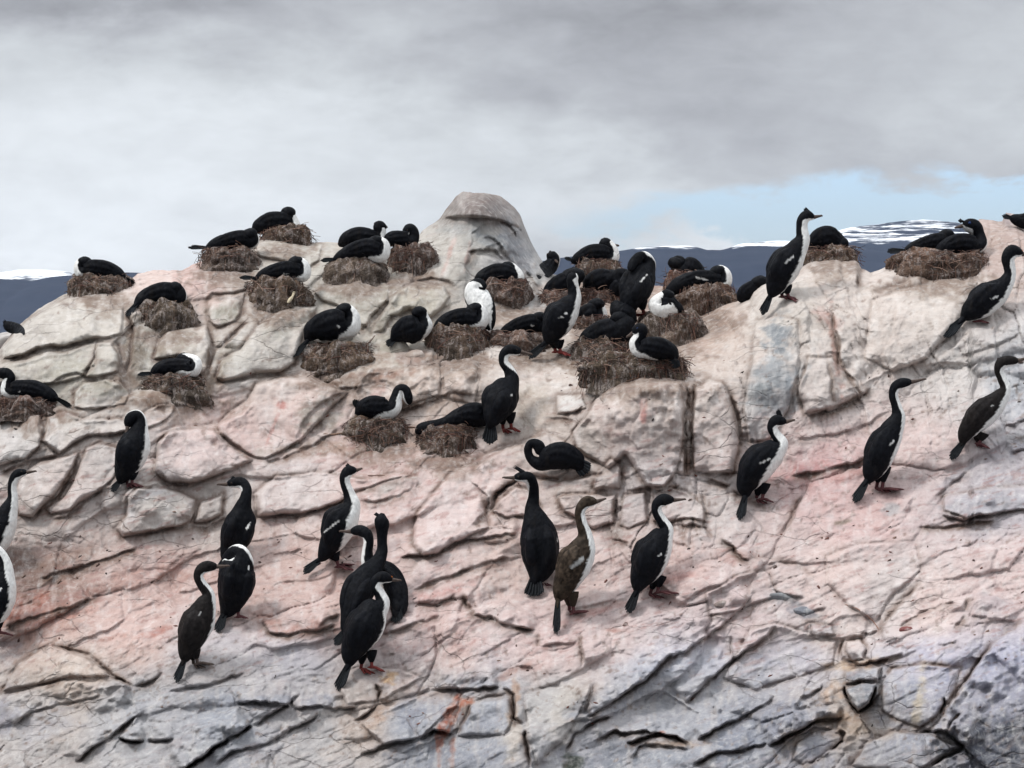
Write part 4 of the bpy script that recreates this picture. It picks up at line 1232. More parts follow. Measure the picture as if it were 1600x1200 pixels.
    # tail of stiff feathers
    if tail is not None:
        x0, y0, x1, y1, w = tail
        L_ = math.hypot(x1 - x0, y1 - y0); tx, ty = (x1 - x0) / L_, (y1 - y0) / L_
        dep0 = P[3, 5]; lim = min(rockd(x1, y1), rockd((x0 + x1) / 2, (y0 + y1) / 2)) - 0.03 - d0
        dep1 = min(dep0 - 0.02, lim) if lim < 50 else dep0
        a_ = unproj(x0 - tx * 5, y0 - ty * 5, d0 + dep0) - org; b_ = unproj(x1, y1, d0 + dep1) - org
        tv = b_ - a_; Lw = np.linalg.norm(tv); tv /= Lw
        ww = w * m / .8
        ax_ = np.array([-ty, 0, -tx]); k45 = .62 if w < 17 else .25
        ax_ = ax_ * math.sqrt(1 - k45 ** 2) + np.array([0, 1.0, 0]) * k45
        ax_ -= tv * ax_.dot(tv); ax_ /= np.linalg.norm(ax_); nn_ = np.cross(tv, ax_)
        nf = 11; tcx = tailcol if tailcol is not None else GREYT
        for f in range(nf):
            o_ = (f - (nf - 1) / 2) / ((nf - 1) / 2)
            end = Lw * (1 - .17 * abs(o_) ** 1.7) * r.uniform(.95, 1.03)
            rows = []
            for u_ in np.linspace(0, 1, 6):
                c0 = a_ + tv * end * u_ + ax_ * (o_ * ww * .5 * (.45 + .55 * u_)) + nn_ * (.004 * (1 - o_ * o_) + .0015 * (f % 2))
                hw = ww / nf * (1.0 if u_ < .9 else .45) * (.6 + .5 * u_)
                rows.append([c0 - ax_ * hw - nn_ * .001, c0 + nn_ * .0016, c0 + ax_ * hw - nn_ * .001, c0 - nn_ * .002])
            cc = tcx * r.uniform(.55, 1.25)
            M.grid(np.array(rows), cc)
        # rump feathers joining the tail
        M.tube([a_ - tv * .01, a_ + tv * Lw * .12, a_ + tv * Lw * .34], [w * m * .42, w * m * .38, w * m * .08], base)
    # legs and webbed feet
    if legs:
        for li, lg in enumerate(legs):
            (hx, hy), (kx, ky), (ex, ey) = lg[:3]; off = lg[3] if len(lg) > 3 else 0.0
            hp = unproj(hx, hy, d0 + off * .8) - org; kp = unproj(kx, ky, d0 + off) - org
            hd = min(rockd(ex, ey) - .03, d0 + off + .05); ep = unproj(ex, ey, max(hd, d0 + off - .06)) - org
            mid = hp * .45 + kp * .55
            M.tube([hp - (mid - hp) * .5, hp, hp * .45 + mid * .55, mid, mid * .8 + kp * .2], np.array([10, 9.0, 6.4, 4.0, 1.6]) * m, base, 14)
            M.tube([mid, mid * .5 + kp * .5, kp], np.array([2.9, 2.6, 3.0]) * m, legcol * .9, 8)
            fwd = ep - kp; Lf = np.linalg.norm(fwd); fwd /= Lf
            sd3 = np.cross(fwd, np.array([0, 0, 1.0])); sd3 /= np.linalg.norm(sd3) + 1e-9
            up = np.cross(sd3, fwd); up = up if up[2] > 0 else -up
            toes = []
            for aa, ll in ((-34, .72), (-12, .95), (10, 1.0), (32, .86)):
                dv = fwd * math.cos(math.radians(aa)) + sd3 * math.sin(math.radians(aa)); e_ = kp + dv * Lf * ll
                toes.append(e_)
                M.tube([kp + up * .002, kp + dv * Lf * ll * .4 + up * .006, kp + dv * Lf * ll * .75 + up * .001, e_ - up * .001, e_ + dv * .008 - up * .004],
                       np.array([2.4, 1.9, 1.6, 1.2, .3]) * m, legcol, 7)
            for a in range(3):
                e0, e1 = toes[a], toes[a + 1]; mid_ = (e0 + e1) * .5 * .93 + kp * .07
                M.grid(np.array([[kp - up * .003, kp - up * .003, kp - up * .003], [kp * .5 + e0 * .5, kp * .5 + mid_ * .5 - up * .003, kp * .5 + e1 * .5], [e0 * .95 + kp * .05, mid_, e1 * .95 + kp * .05]]), legcol * .75, closed=False)
            M.tube([kp, kp - fwd * 4 * m - up * .002, kp - fwd * 7 * m - up * .006], np.array([2.2, 1.7, .4]) * m, legcol, 7)
    # head: bill, face, eyes
    hx, hy = A_[-3, 0], A_[-3, 1]; hr = A_[-3, 2]
    if bk is not None:
        bx, by = A_[-2, 0], A_[-2, 1]; dB = P[-1, 5]; br_ = max(2.6, min(4.2, A_[-2, 2] * .62))
        extra = bk[2] if len(bk) > 2 else 0.0
        p0 = unproj(bx, by, d0 + dB) - org; p1 = unproj(bk[0], bk[1], d0 + dB + extra) - org
        ax2 = p1 - p0; L2 = np.linalg.norm(ax2); ax2 /= L2
        dn = np.array([0, 0, -1.0]); dn -= ax2 * dn.dot(ax2); dn /= np.linalg.norm(dn) + 1e-9
        M.tube([p0 - ax2 * .01, p0, p0 + ax2 * L2 * .3 + dn * .0006, p0 + ax2 * L2 * .7, p0 + ax2 * L2 * .9 - dn * .0008, p0 + ax2 * L2 * .985 + dn * .001, p0 + ax2 * L2 + dn * .006],
               np.array([br_ * 1.1, br_, br_ * .72, br_ * .50, br_ * .46, br_ * .34, .25]) * m, HORN if tone != 'x' else HORN, 10)
        M.tube([p0 + dn * br_ * .5 * m, p0 + ax2 * L2 * .4 + dn * br_ * .42 * m, p0 + ax2 * L2 * .86 + dn * br_ * .25 * m], np.array([br_ * .7, br_ * .42, br_ * .16]) * m, HORN * 1.4, 8)
        ev = (p0 - (unproj(hx, hy, d0 + dB) - org)); hl = np.linalg.norm(ev); ev = ev / (hl + 1e-9)
        latv = np.cross(ev, dn); latv /= np.linalg.norm(latv) + 1e-9
        for sd_ in (-1, 1):
            c0 = p0 - ax2 * 4.6 * m + latv * (sd_ * A_[-2, 2] * .82 * m) - dn * 1.2 * m
            M.ball(c0, 2.0 * m, BLUE if car else HORN * .5); M.ball(c0 + latv * sd_ * 1.0 * m, 1.3 * m, (.004, .004, .004))
            M.ball(p0 - ax2 * 1.5 * m + latv * (sd_ * br_ * .66 * m), 2.5 * m, FACE * .7 if car else HORN * .7, (1, .8, .8))
            if car: M.ball(p0 + ax2 * .5 * m + latv * sd_ * 1.4 * m - dn * 3.0 * m, 2.5 * m, ORANGE)
    if head is not None:
        x_, y_, r_ = head; hc = unproj(x_, y_, d0 + P[-1, 5] - .25 * r_ * m) - org
        u = np.linspace(0, math.pi, 18)[:, None]; v = np.linspace(0, 2 * math.pi, 26, endpoint=False)[None]
        Vh = np.stack([np.sin(u) * np.cos(v) * 1.22, np.sin(u) * np.sin(v), np.cos(u) * .92 + 0 * v], -1) * r_ * m
        Vh[..., 2] += -.10 * sgn * Vh[..., 0] * (-1)
        Vh = Vh * (1 + .10 * fbm(np.cos(v) * 2 + seed, u * 2 + np.sin(v), 3))[..., None] + hc
        M.grid(Vh, base * (1 + .5 * fbm(u * 6 + seed, v * 3, 2))[..., None])
    me = M.make("cormorant", fm)
    o = link("cormorant", me, label=label, category="cormorant",
             group="cormorants sitting on nests" if nest_bird else "cormorants standing on the rocks")
    o.location = org
    if crest:
        K = Mesh()
        x0, y0, x1, y1 = crest; dB = P[-1, 5]
        for j in range(5):
            a_ = unproj(x0 + (j - 2) * 1.0, y0 + .6, d0 + dB + (j - 2) * .0025) - org
            b_ = unproj(x1 + (j - 2) * 1.6, y1 + abs(j - 2) * 1.6, d0 + dB + (j - 2) * .005) - org
            mid = (a_ + b_) / 2 + np.array([-.003 * sgn, 0, .001])
            K.tube([a_, mid, b_], np.array([2.3, 1.5, .2]) * m, BLACK, 7)
        link("crest", K.make("crest", fm), parent=o)
    return o

# ---- birds standing on the slope (spine: x, y, half width, half angle of the white front)
bird("tall cormorant with raised crest standing on the grey-patched boulder, looking right against the sky", [(1206,459,9,20),(1212,446,17,40),(1221,426,24,58),(1234,405,24,62),(1246,388,17,72),(1254,373,12,105),(1253,357,9.5,115),(1254,345,9.5,105),(1261,337,9.5,60),(1269,339,6,70)], 'r',
     foot=(1232,466), bk=(1285,337), tail=(1204,462,1190,492,12), legs=[((1229,450),(1232,465),(1256,473)),((1221,452),(1222,464),(1240,468),.05)], bar=(1225,411,1245,396), crest=(1262,330,1259,323), car=True, turn=12)
bird("cormorant at the right edge just under the broad skyline nest, body leaning forward", [(1507,495,9,10),(1516,487,17,25),(1533,474,24,50),(1556,457,22,62),(1571,443,14,75),(1578,428,10,90),(1577,416,10,100),(1575,404,11,80),(1582,393,11.5,50),(1594,395,7,60)], 'r',
     foot=(1527,503), bk=(1611,401), tail=(1504,499,1475,527,14), legs=[((1525,490),(1526,502),(1545,504))], bar=(1545,468,1568,457), car=True, turn=8)
bird("brown-backed cormorant striding at the right frame edge, tail pointing down left, neck upright", [(1504,688,8,10),(1510,675,14,25),(1526,656,21,50),(1546,638,21,62),(1562,622,15,75),(1571,607,9.5,90),(1566,592,8,95),(1561,579,8,90),(1565,568,10,60),(1577,564,9,40),(1588,564,6,40)], 'r',
     foot=(1532,697), bk=(1612,557), tail=(1506,690,1485,718,12), legs=[((1535,680),(1530,694),(1546,700)),((1528,682),(1524,693),(1536,698),.05)], bar=(1545,634,1580,623), tone='mid')
bird("slim cormorant with long straight neck, bill raised right, left of the one striding", [(1358,749,9,10),(1361,741,15,25),(1369,723,22,45),(1380,699,24,55),(1392,675,20,60),(1403,652,12.5,75),(1401,636,8.5,85),(1396,618,7.8,88),(1399,605,8.5,70),(1409,599,9,45),(1421,597,6,40)], 'r',
     foot=(1380,766), bk=(1447,592), tail=(1354,752,1335,784,13), legs=[((1382,736),(1378,765),(1411,764)),((1374,738),(1369,764),(1390,768),.05)], bar=(1386,697,1405,678), turn=14)
bird("cormorant with spiky crest and full white breast standing below the grey-streaked cliff", [(1165,772,9,10),(1165,762,15,25),(1173,744,23,50),(1188,724,26,72),(1207,706,22,82),(1220,692,12,110),(1212,679,8.5,120),(1207,668,9,100),(1213,658,10.5,50),(1225,659,6.5,50)], 'r',
     foot=(1192,783), bk=(1242,656), tail=(1164,776,1156,812,12), legs=[((1194,760),(1191,780),(1207,784)),((1186,762),(1181,782),(1196,786),.05)], bar=(1186,723,1211,712), crest=(1219,650,1216,638), car=True, turn=10)
bird("cormorant standing right of the brown one, white throat, dark pink foot stretched right", [(996,920,9,10),(1000,907,17,25),(1010,887,26,45),(1022,862,28,58),(1034,839,20,64),(1041,826,11.5,85),(1033,812,9,95),(1026,798,8.5,95),(1028,787,9.5,75),(1038,781,10.5,40),(1050,781,6,40)], 'r',
     foot=(1030,929), bk=(1072,780), tail=(995,924,981,958,14), legs=[((1031,905),(1027,926),(1062,926)),((1023,906),(1015,930),(1035,934),.05)], bar=(1029,867,1045,851), turn=16)
bird("brown-backed young cormorant with a pale wing panel, long tail hanging over the ledge", [(873,934,9,10),(877,924,15,25),(887,904,22,45),(900,878,27,62),(911,854,21,66),(914,836,12,85),(909,818,9,88),(906,803,8.5,88),(909,792,9,70),(918,784,10,50),(929,784,6.5,50)], 'r',
     foot=(897,960), bk=(947,779), tail=(872,934,869,992,11), legs=[((895,932),(896,958),(917,954)),((888,932),(890,956),(905,957),.05)], bar=(893,884,925,860), tone='brown', barw=3.6, turn=12)
bird("black cormorant seen from behind with ragged crest, looking left, beside the brown young one", [(836,907,10,0),(840,898,18,0),(844,880,28,20),(844,856,31,30),(841,832,29,35),(836,810,20,40),(832,792,12,55),(834,775,9,60,60),(833,760,9,70,30),(826,747,10,60,0),(813,745,8,40,0),(806,746,5.5,40,0)], 'l',
     foot=(850,915), bk=(785,746), tail=(836,906,834,932,23), legs=[((846,900),(848,913),(858,914),.03)], bar=[(870,826,872,845)], crest=(817,737,804,727), turn=88, kd=.8, dz=.05)
bird("cormorant at the back of the huddle of three, pale throat, bill pointing left", [(621,962,9,0),(624,947,14,0),(620,925,17,20),(609,905,18,70),(592,892,17,90),(576,880,12,92),(574,862,9,92),(576,846,8.5,92),(573,835,9.5,60),(562,829,9.5,45),(551,830,6,45)], 'l',
     foot=(615,968), dz=.14, bk=(530,830), tail=(621,955,620,972,16), legs=[((610,950),(608,966),(596,970))], turn=30)
bird("upright cormorant in the middle of the huddle, neck stretched straight up, face turned away", [(540,984,9,0),(546,968,15,0),(553,945,22,10),(563,918,25,25),(577,896,20,35),(590,879,13,45),(597,861,9.5,30),(597,846,8.3,0),(597,832,9.5,0),(597,820,12,0),(596,811,11,0),(597,806,7,0)], 'r',
     foot=(560,1000), dz=.02, tail=(538,987,523,1008,13), legs=[((556,980),(560,999),(575,1003))], turn=62, crest=(592,805,587,800))
bird("front cormorant of the huddle, white throat and bright red feet, bill to the right", [(546,1036,9,0),(548,1024,16,15),(556,1005,24,30),(570,980,30,42),(585,955,24,48),(597,941,13,88),(594,929,9.5,105),(587,917,9,108),(589,907,9.5,80),(599,902,10,50),(610,905,6,60)], 'r',
     foot=(580,1048), bk=(627,907), tail=(545,1038,527,1078,15), legs=[((580,1022),(581,1043),(600,1048)),((566,1024),(564,1046),(582,1052),.05)], bar=[(597,961,600,955)], car=True, legcol=RED, turn=18)
bird("cormorant with small crest and big white breast standing left of the huddle, pink feet", [(503,872,8,0),(511,858,15,20),(521,842,22,60),(536,812,26,88),(549,789,15,95),(546,773,10,100),(540,757,8.5,105),(539,746,9,95),(545,736,9.5,45),(554,735,6,50)], 'r',
     foot=(535,891), bk=(566,732), tail=(500,874,473,896,12), legs=[((523,862),(529,886),(551,890)),((516,862),(528,884),(552,882),.07)], bar=(508,830,531,812), crest=(546,729,543,723), turn=14)
bird("black cormorant facing left directly behind the preening one with white collar", [(352,872,9,0),(360,857,18,0),(369,836,26,15),(377,811,24,25),(380,792,14,35),(384,777,9.5,50),(385,764,8.5,70,30),(378,755,9.5,60,0),(367,754,8.5,45,0),(358,756,6,45,0)], 'l',
     foot=(362,888), bk=(339,757), tail=(353,872,345,890,14), legs=[((362,866),(364,886),(372,889))], bar=(392,815,386,828), crest=(366,748,363,743), turn=78, kd=.85, dz=.10)
bird("preening cormorant with head buried and broad white collar, left of centre", [(351,960,9,0),(356,952,15,0),(363,934,24,0),(369,911,30,8),(371,889,28,48),(375,875,21,128),(371,864,15,140),(362,866,11,110),(355,873,9,0),(352,883,7,0)], 'l',
     foot=(366,968), tail=(350,959,340,987,14), legs=[((370,945),(373,964),(386,965))], bar=(392,874,390,888), turn=75, wturn=1, kd=.85)
bird("brownish slim cormorant with S-curved neck whose bill touches its preening neighbour", [(289,1029,9,0),(292,1016,15,15),(300,994,24,30),(311,969,26,42),(321,945,18,52),(325,928,10.5,70),(316,914,8.5,80),(310,901,8,80),(314,890,9,60),(324,885,9.5,40),(336,885,6,35)], 'r',
     foot=(307,1039), bk=(359,884), tail=(288,1031,275,1066,13), legs=[((305,1018),(309,1037),(332,1037)),((300,1018),(303,1040),(318,1043),.05)], bar=(312,960,324,946), tone='mid', barw=1.2, turn=18, legcol=HORN)
bird("upper of the two cormorants cut by the left frame edge, slender neck, bill right", [(-20,875,9,10),(-16,862,18,30),(-6,842,24,60),(6,815,22,58),(15,794,14,70),(20,778,9,95),(19,764,7.5,95),(21,751,8,85),(28,741,8.5,55),(39,738,5.5,50)], 'r',
     foot=(2,888), bk=(57,736), tail=(-20,873,-38,900,13), legs=[((0,865),(3,885),(20,888))], bar=(0,818,17,800))
bird("lower of the two cormorants cut by the left frame edge, white breast bulging into view", [(-16,975,9,10),(-8,962,18,40),(0,938,24,46),(5,912,21,52),(9,892,13,90),(7,876,9.5,95),(0,864,8.5,95),(-8,858,8.5,60),(-18,858,7,50)], 'r',
     foot=(0,990), bk=(-36,858), tail=(-16,976,-34,1004,13), legs=[((-2,970),(0,989),(18,992))], bar=(0,925,9,912), dz=-.05)
bird("cormorant preening its shoulder, bill pointed down, alone on the slabs at the left", [(189,750,9,0),(195,735,18,20),(204,712,26,45),(212,690,25,52),(218,671,15,50),(220,657,9.5,40),(215,649,9,30),(205,653,10,20),(200,663,7.5,20)], 'r',
     foot=(206,760), bk=(196,684,-.03), tail=(188,751,174,768,11), legs=[((207,740),(206,757),(222,760)),((199,742),(198,757),(210,761),.04)], turn=6)
bird("large cormorant mid-slope seen from behind, bill pointing right, tail hanging straight down", [(767,662,10,0),(772,648,19,0),(781,627,27,15),(791,607,23,25),(799,591,12.5,45),(795,578,9,75,10),(787,566,7.8,85,0),(788,554,8.5,70,0),(797,547,9.5,40,0),(811,549,6.5,40,0)], 'r',
     foot=(799,673), bk=(832,554), tail=(767,663,765,694,18), legs=[((797,650),(799,670),(812,674)),((785,650),(786,672),(797,676),.05)], bar=(800,617,810,608), turn=50, legcol=RED*.8)
bird("white-necked cormorant with orange-red feet standing at the left end of the crowded terrace", [(856,532,9,10),(863,518,19,30),(876,496,25,60),(889,478,19,75),(897,464,12,85),(896,450,9.5,70),(894,438,9.5,100),(896,431,8.5,60)], 'r',
     foot=(877,553), tail=(852,536,826,560,12), legs=[((873,536),(876,551),(893,556)),((866,536),(868,550),(882,552),.04)], bar=[(874,497,878,495),(883,491,891,485)], legcol=RED, turn=14)
bird("cormorant standing on the grey fringed nest, neck folded back on itself, dark red feet", [(981,483,10,0),(986,468,20,0),(996,446,26,12),(1006,424,21,30),(1013,411,12,75),(1008,402,9.5,120),(999,402,9,20),(990,410,8,10),(985,420,6,0)], 'r',
     foot=None, at='17', dz=-.03, legs=[((990,476),(992,492),(1010,495)),((1003,474),(1006,491),(1022,494),-.02)], bar=[(1000,441,1006,434),(1008,432,1013,425)], turn=55, legcol=RED*.5)
bird("cormorant bowing to preen, broad white breast turned to the viewer, behind the middle nests", [(765,510,9,10),(761,496,15,28),(753,478,21,52),(745,463,20,85),(742,451,15,120),(748,444,10,30),(755,448,8,0)], 'r',
     foot=(757,520), dz=-.02, turn=-78, legs=[((757,505),(756,518),(766,522))], kd=.8)
# ---- birds sitting on nests or crouching
def sit(label, at, S, dirn, **k):
    if at in ('22', '23', '24', '25', '26'): S = [tuple([q[0], q[1], q[2] * 1.13] + list(q[3:])) for q in S]
    if abs(k.get('turn', 0)) < 20:
        n_ = len(S); im = max(range(n_), key=lambda i: S[i][2])
        if k.get('bk') is None and k.get('head', 1) == 1 and n_ >= 5:
            k['head'] = (S[-2][0] * .6 + S[-1][0] * .4, S[-2][1] * .5 + S[-1][1] * .5 - 1.5, max(9.5, S[-2][2] * 1.08))
        S = [tuple([q[0], q[1], q[2] * (1.08 if i >= n_ - 2 else 1), (q[3] * .45 if i <= im else min(q[3], 78 if i < n_ - 2 else 60))] + list(q[4:])) for i, q in enumerate(S)]
    return bird(label, S, dirn, at=at, nest_bird=isinstance(at, str), **k)
sit("sitting cormorant at the far left skyline, head tucked over white breast, tail right", '1', [(192,434,7,0),(182,428,12,20),(165,422,15,40),(145,421,16,55),(131,425,14,80),(125,418,10,115),(130,411,9,40),(138,411,7,0)], 'l', tail=(192,433,211,443,6))
sit("sitting cormorant on the left skyline with a long tail jutting out to the left", '2', [(325,388,6,0),(338,382,11,10),(358,377,14,30),(378,374,15,45),(392,376,13,30),(393,369,10,20),(385,367,8,0)], 'r', tail=(324,387,294,386,7), bar=(371,383,378,386))
sit("topmost sitting cormorant on the left crest, smooth rounded back and upright dark head", '3', [(398,361,7,0),(406,354,13,10),(422,348,17,30),(442,348,17,50),(456,352,14,80),(455,343,10,70),(450,336,9.5,0),(449,332,7,0)], 'r')
sit("sitting cormorant with white breast on the tall nest over the block, tail pointing left", '4', [(402,436,6,0),(414,430,11,15),(434,425,15,40),(456,423,16,65),(472,427,14,100),(473,417,11,110),(465,411,9.5,40),(456,411,7,0)], 'r', tail=(401,435,374,433,7), bar=(445,428,461,433))
sit("hunched black cormorant with ruffled back on the shaggy boulder nest, tail down left", '5', [(214,476,7,0),(224,468,13,0),(242,461,17,10),(262,459,19,15),(278,464,14,20),(276,455,11,0),(264,450,8,0)], 'r', tail=(212,476,198,494,9))
sit("sitting cormorant with small crest and raised head, left of the flat-topped knob", '6', [(533,381,7,0),(543,374,13,0),(560,370,16,20),(579,373,16,40),(592,373,12,80),(594,363,9.5,85),(593,354,9,50),(600,355,6,50)], 'r', bk=(605,355), crest=(591,348,587,346), dz=.16)
sit("sitting cormorant with bright white breast in front of the small-crested one, tail left", '6', [(524,406,6,0),(536,400,11,15),(556,392,15,40),(578,389,17,65),(594,396,15,100),(598,384,11,115),(590,379,9.5,40),(581,379,7,0)], 'r', tail=(522,405,501,407,7), bar=(568,398,578,402), dz=-.08)
sit("sitting cormorant at the foot of the knob looking back over its left shoulder", '7', [(602,379,7,0),(612,374,13,0),(626,374,14,20),(640,376,13,35),(646,368,9.5,50,120),(641,359,9.5,60,180),(634,361,7,50,180)], 'r', bk=(629,367,-.03))
sit("plump sitting cormorant with large round body and white breast on the square loose nest", '8', [(481,528,8,0),(489,518,17,20),(506,511,24,45),(527,508,27,65),(545,508,20,105),(549,495,13,115),(541,486,10.5,40),(531,485,8,0)], 'r', tail=(480,533,459,557,9), bar=(528,511,542,511))
sit("cormorant sitting in the boulder hollow at the left, white breast and tucked head", '9', [(239,582,6,0),(250,576,11,20),(267,573,14,40),(286,575,14,75),(301,577,13,115),(304,567,11,120),(292,563,10,50),(280,562,8,0)], 'r', tail=(238,583,215,585,6), bar=(252,579,265,581))
sit("cormorant crouching on the flat reddish nest at the left frame edge, tail to the right", '10', [(86,622,7,0),(74,616,12,15),(54,609,15,30),(31,608,15,45),(14,610,13,70),(12,599,9,90),(16,590,8,60),(9,584,9,30),(0,586,6,30)], 'l', tail=(86,621,112,636,8), bar=(19,617,34,612))
sit("sitting cormorant at the right foot of the knob on the deep round nest", '11', [(744,441,6,0),(754,434,12,0),(772,428,16,20),(791,429,17,40),(807,434,13,85),(803,424,10,70),(794,418,9,0),(787,420,7,0)], 'r', bar=(795,438,800,440))
sit("sitting cormorant with white breast in the middle terrace, in front of the preening one", '12', [(682,512,7,0),(692,506,12,15),(708,499,15,35),(728,497,17,60),(747,501,16,105),(751,491,12,115),(744,484,10,40),(736,485,7,0)], 'r', bar=(716,508,727,511))
sit("low dark cormorant on the long low nest, thin white wing line, tail left", '13', [(784,521,6,0),(796,515,11,0),(814,508,14,10),(833,505,15,20),(846,508,12,20),(845,499,9,0),(837,497,7,0)], 'r', tail=(783,521,750,527,7), bar=(830,509,846,516))
sit("round dark cormorant crouching right of the plump white-breasted one", (645,545), [(616,528,9,0),(624,521,17,0),(637,515,23,0),(652,513,22,15),(663,508,14,60),(661,497,10,50),(657,489,9,0),(652,489,7,0)], 'r', bar=(662,514,670,516), tail=(616,530,604,540,12))
sit("cormorant bending its white neck to its breast on the wiry sloping-shelf nest", '14', [(560,646,8,0),(568,639,15,20),(583,636,19,45),(601,640,18,95),(615,636,13,105),(619,622,9.5,110),(624,609,8,100),(632,609,8,60),(637,621,7.5,50),(639,629,5,50)], 'r', tail=(562,640,553,624,10), bar=(563,644,574,652), bk=(641,638))
sit("cormorant lying with its pale head drooped over the left rim of its nest", '15', [(768,655,10,0),(756,650,18,0),(738,648,20,10),(716,653,15,20),(698,660,10,70),(684,664,9,120),(670,667,9.5,130),(658,670,8,100),(652,675,5,0)], 'l', bk=(651,684), dz=-.03)
sit("cormorant crouched on bare rock with its neck curled back, fan tail spread to the right", (868,745), [(907,728,10,0),(897,718,18,0),(878,712,23,10),(858,717,21,20),(842,724,12,20),(829,716,7.5,10),(825,702,7,10),(830,693,7.5,10),(841,696,9,10),(845,706,8,10)], 'l', tail=(900,722,920,738,20), tailcol=GREYT*1.6, dz=.02, head=None)
sit("sitting cormorant with raised head on the skyline right of the knob, bill pointing right", '16', [(896,408,6,0),(906,403,11,10),(922,397,15,30),(940,397,16,50),(955,401,13,80),(955,390,10,75),(946,381,10,30),(954,382,6,40)], 'r', bk=(967,384), tail=(896,408,882,402,6), bar=(943,407,952,409))
sit("half-hidden cormorant peeping over the crest behind the knob's right foot", (862,432), [(844,430,9,0),(852,422,13,0),(861,414,12,0),(866,404,9,30),(860,399,8,0)], 'r', bk=(872,411,-.05), dz=.10)
sit("dark cormorant hunched on the reddish mound behind the white-necked one", '26', [(854,461,8,0),(864,453,14,0),(880,444,16,0),(893,438,13,0),(896,430,9,0)], 'r', dz=.05)
sit("black ball of a cormorant asleep beneath the skyline nest", '23', [(917,452,8,0),(926,443,15,0),(941,438,17,0),(953,442,13,0),(950,433,9,0)], 'r')
sit("cormorant with looped neck and small white cheek left of the folded-neck stander", '23', [(958,458,8,0),(965,450,12,0),(972,445,11,0),(965,437,9,0),(966,429,8,0),(974,428,8,0),(980,433,8,110),(978,442,7,120)], 'r', dz=-.06, head=None)
sit("small dark cormorant sitting right behind the standing white-necked one", '22', [(909,503,9,0),(916,496,17,0),(927,493,18,15),(935,492,13,60),(933,481,9.5,50),(928,475,9.5,0)], 'r', bar=(930,496,934,499))
sit("hunched all-black cormorant at the terrace edge, feathers ruffled, tail left", '24', [(908,536,7,0),(920,529,14,0),(940,522,20,0),(960,519,22,0),(972,508,17,0),(970,498,12,0)], 'r', tail=(910,535,903,531,8), dz=-.03, head=(966,497,11))
sit("cormorant with orange bill knob sitting on the sprawling straw nest, facing left", '19', [(1055,556,8,0),(1048,550,13,15),(1032,545,18,30),(1012,544,18,45),(998,546,13,75),(993,536,10,105),(999,526,9.5,105),(1001,516,10.5,60),(993,517,8.5,50)], 'l', bk=(979,527), tail=(1046,558,1061,574,13), tailcol=GREYT*2.2, car=True, bar=(990,556,993,549), dz=-.10)
sit("white-breasted cormorant sitting with its head tucked on the grey fringed nest", '17', [(1064,486,7,20),(1056,482,12,70),(1045,480,16,108),(1031,482,16,125),(1025,475,12,130),(1033,467,10,90),(1042,462,9,0)], 'l', dz=-.10, turn=-22, head=(1043,461,9.5))
sit("bit of a dark cormorant with a white fleck tucked under the standing folded-neck one", '24', [(988,500,9,0),(978,492,15,0),(966,483,13,0),(961,476,8,0)], 'r', bar=(961,474,964,484), dz=.06, head=None)
sit("black shaggy cormorant hunched against the blue hills, head low to the left", '25', [(1095,436,8,0),(1088,428,15,0),(1076,422,19,0),(1064,419,14,0),(1059,411,10,0),(1056,417,7,0)], 'l', dz=.04)
sit("long dark cormorant with white breast and rounded head on the drum-shaped nest", '18', [(1046,456,9,0),(1062,446,14,0),(1088,437,15,15),(1110,437,15,40),(1129,440,14,105),(1131,430,12,115),(1124,425,10,30),(1117,427,7,0)], 'r', bar=(1088,434,1103,437))
sit("dark cormorant half hidden behind the boulder on which the tall crested one stands", (1168,472), [(1158,466,9,0),(1164,458,13,0),(1174,452,14,0),(1184,446,11,0),(1190,440,7,0)], 'r', dz=.12)
sit("sleeping cormorant with humped black back on the pale boulder right of the tall crested one", '20', [(1270,387,9,0),(1277,378,17,0),(1290,373,21,0),(1303,377,18,20),(1314,386,11,50),(1309,380,8,30)], 'r')
sit("left of two cormorants on the broad skyline nest, flat back and long tail, head tucked", '21', [(1417,393,7,0),(1430,387,11,0),(1450,381,14,0),(1472,379,16,0),(1488,382,13,0),(1482,371,10,0),(1472,368,8,0)], 'r', tail=(1416,392,1385,392,9), dz=.04)
sit("right of two cormorants on the broad skyline nest, shaggy crest, white throat, looking back left", '21', [(1466,393,8,0),(1480,386,14,0),(1500,381,17,0),(1520,383,17,20),(1531,380,12,30),(1529,366,9.5,90,110),(1522,355,11.5,75,180),(1510,351,9,60,180)], 'r', bk=(1492,356), crest=(1504,346,1500,341), bar=(1520,387,1533,394), dz=-.04, car=True)
sit("cormorant on the far upper right crest with only its tail and dark body in view", (1592,356), [(1582,341,7,0),(1592,344,11,0),(1604,345,14,0),(1618,343,12,30),(1625,335,9,50)], 'r', tail=(1582,341,1566,337,8))
sit("lone dark cormorant low behind the left shoulder of the rock, tuft raised", (34,512), [(34,520,7,0),(27,514,9,0),(17,511,9,0),(10,508,7,0)], 'l', crest=(9,505,7,499), dz=.15)
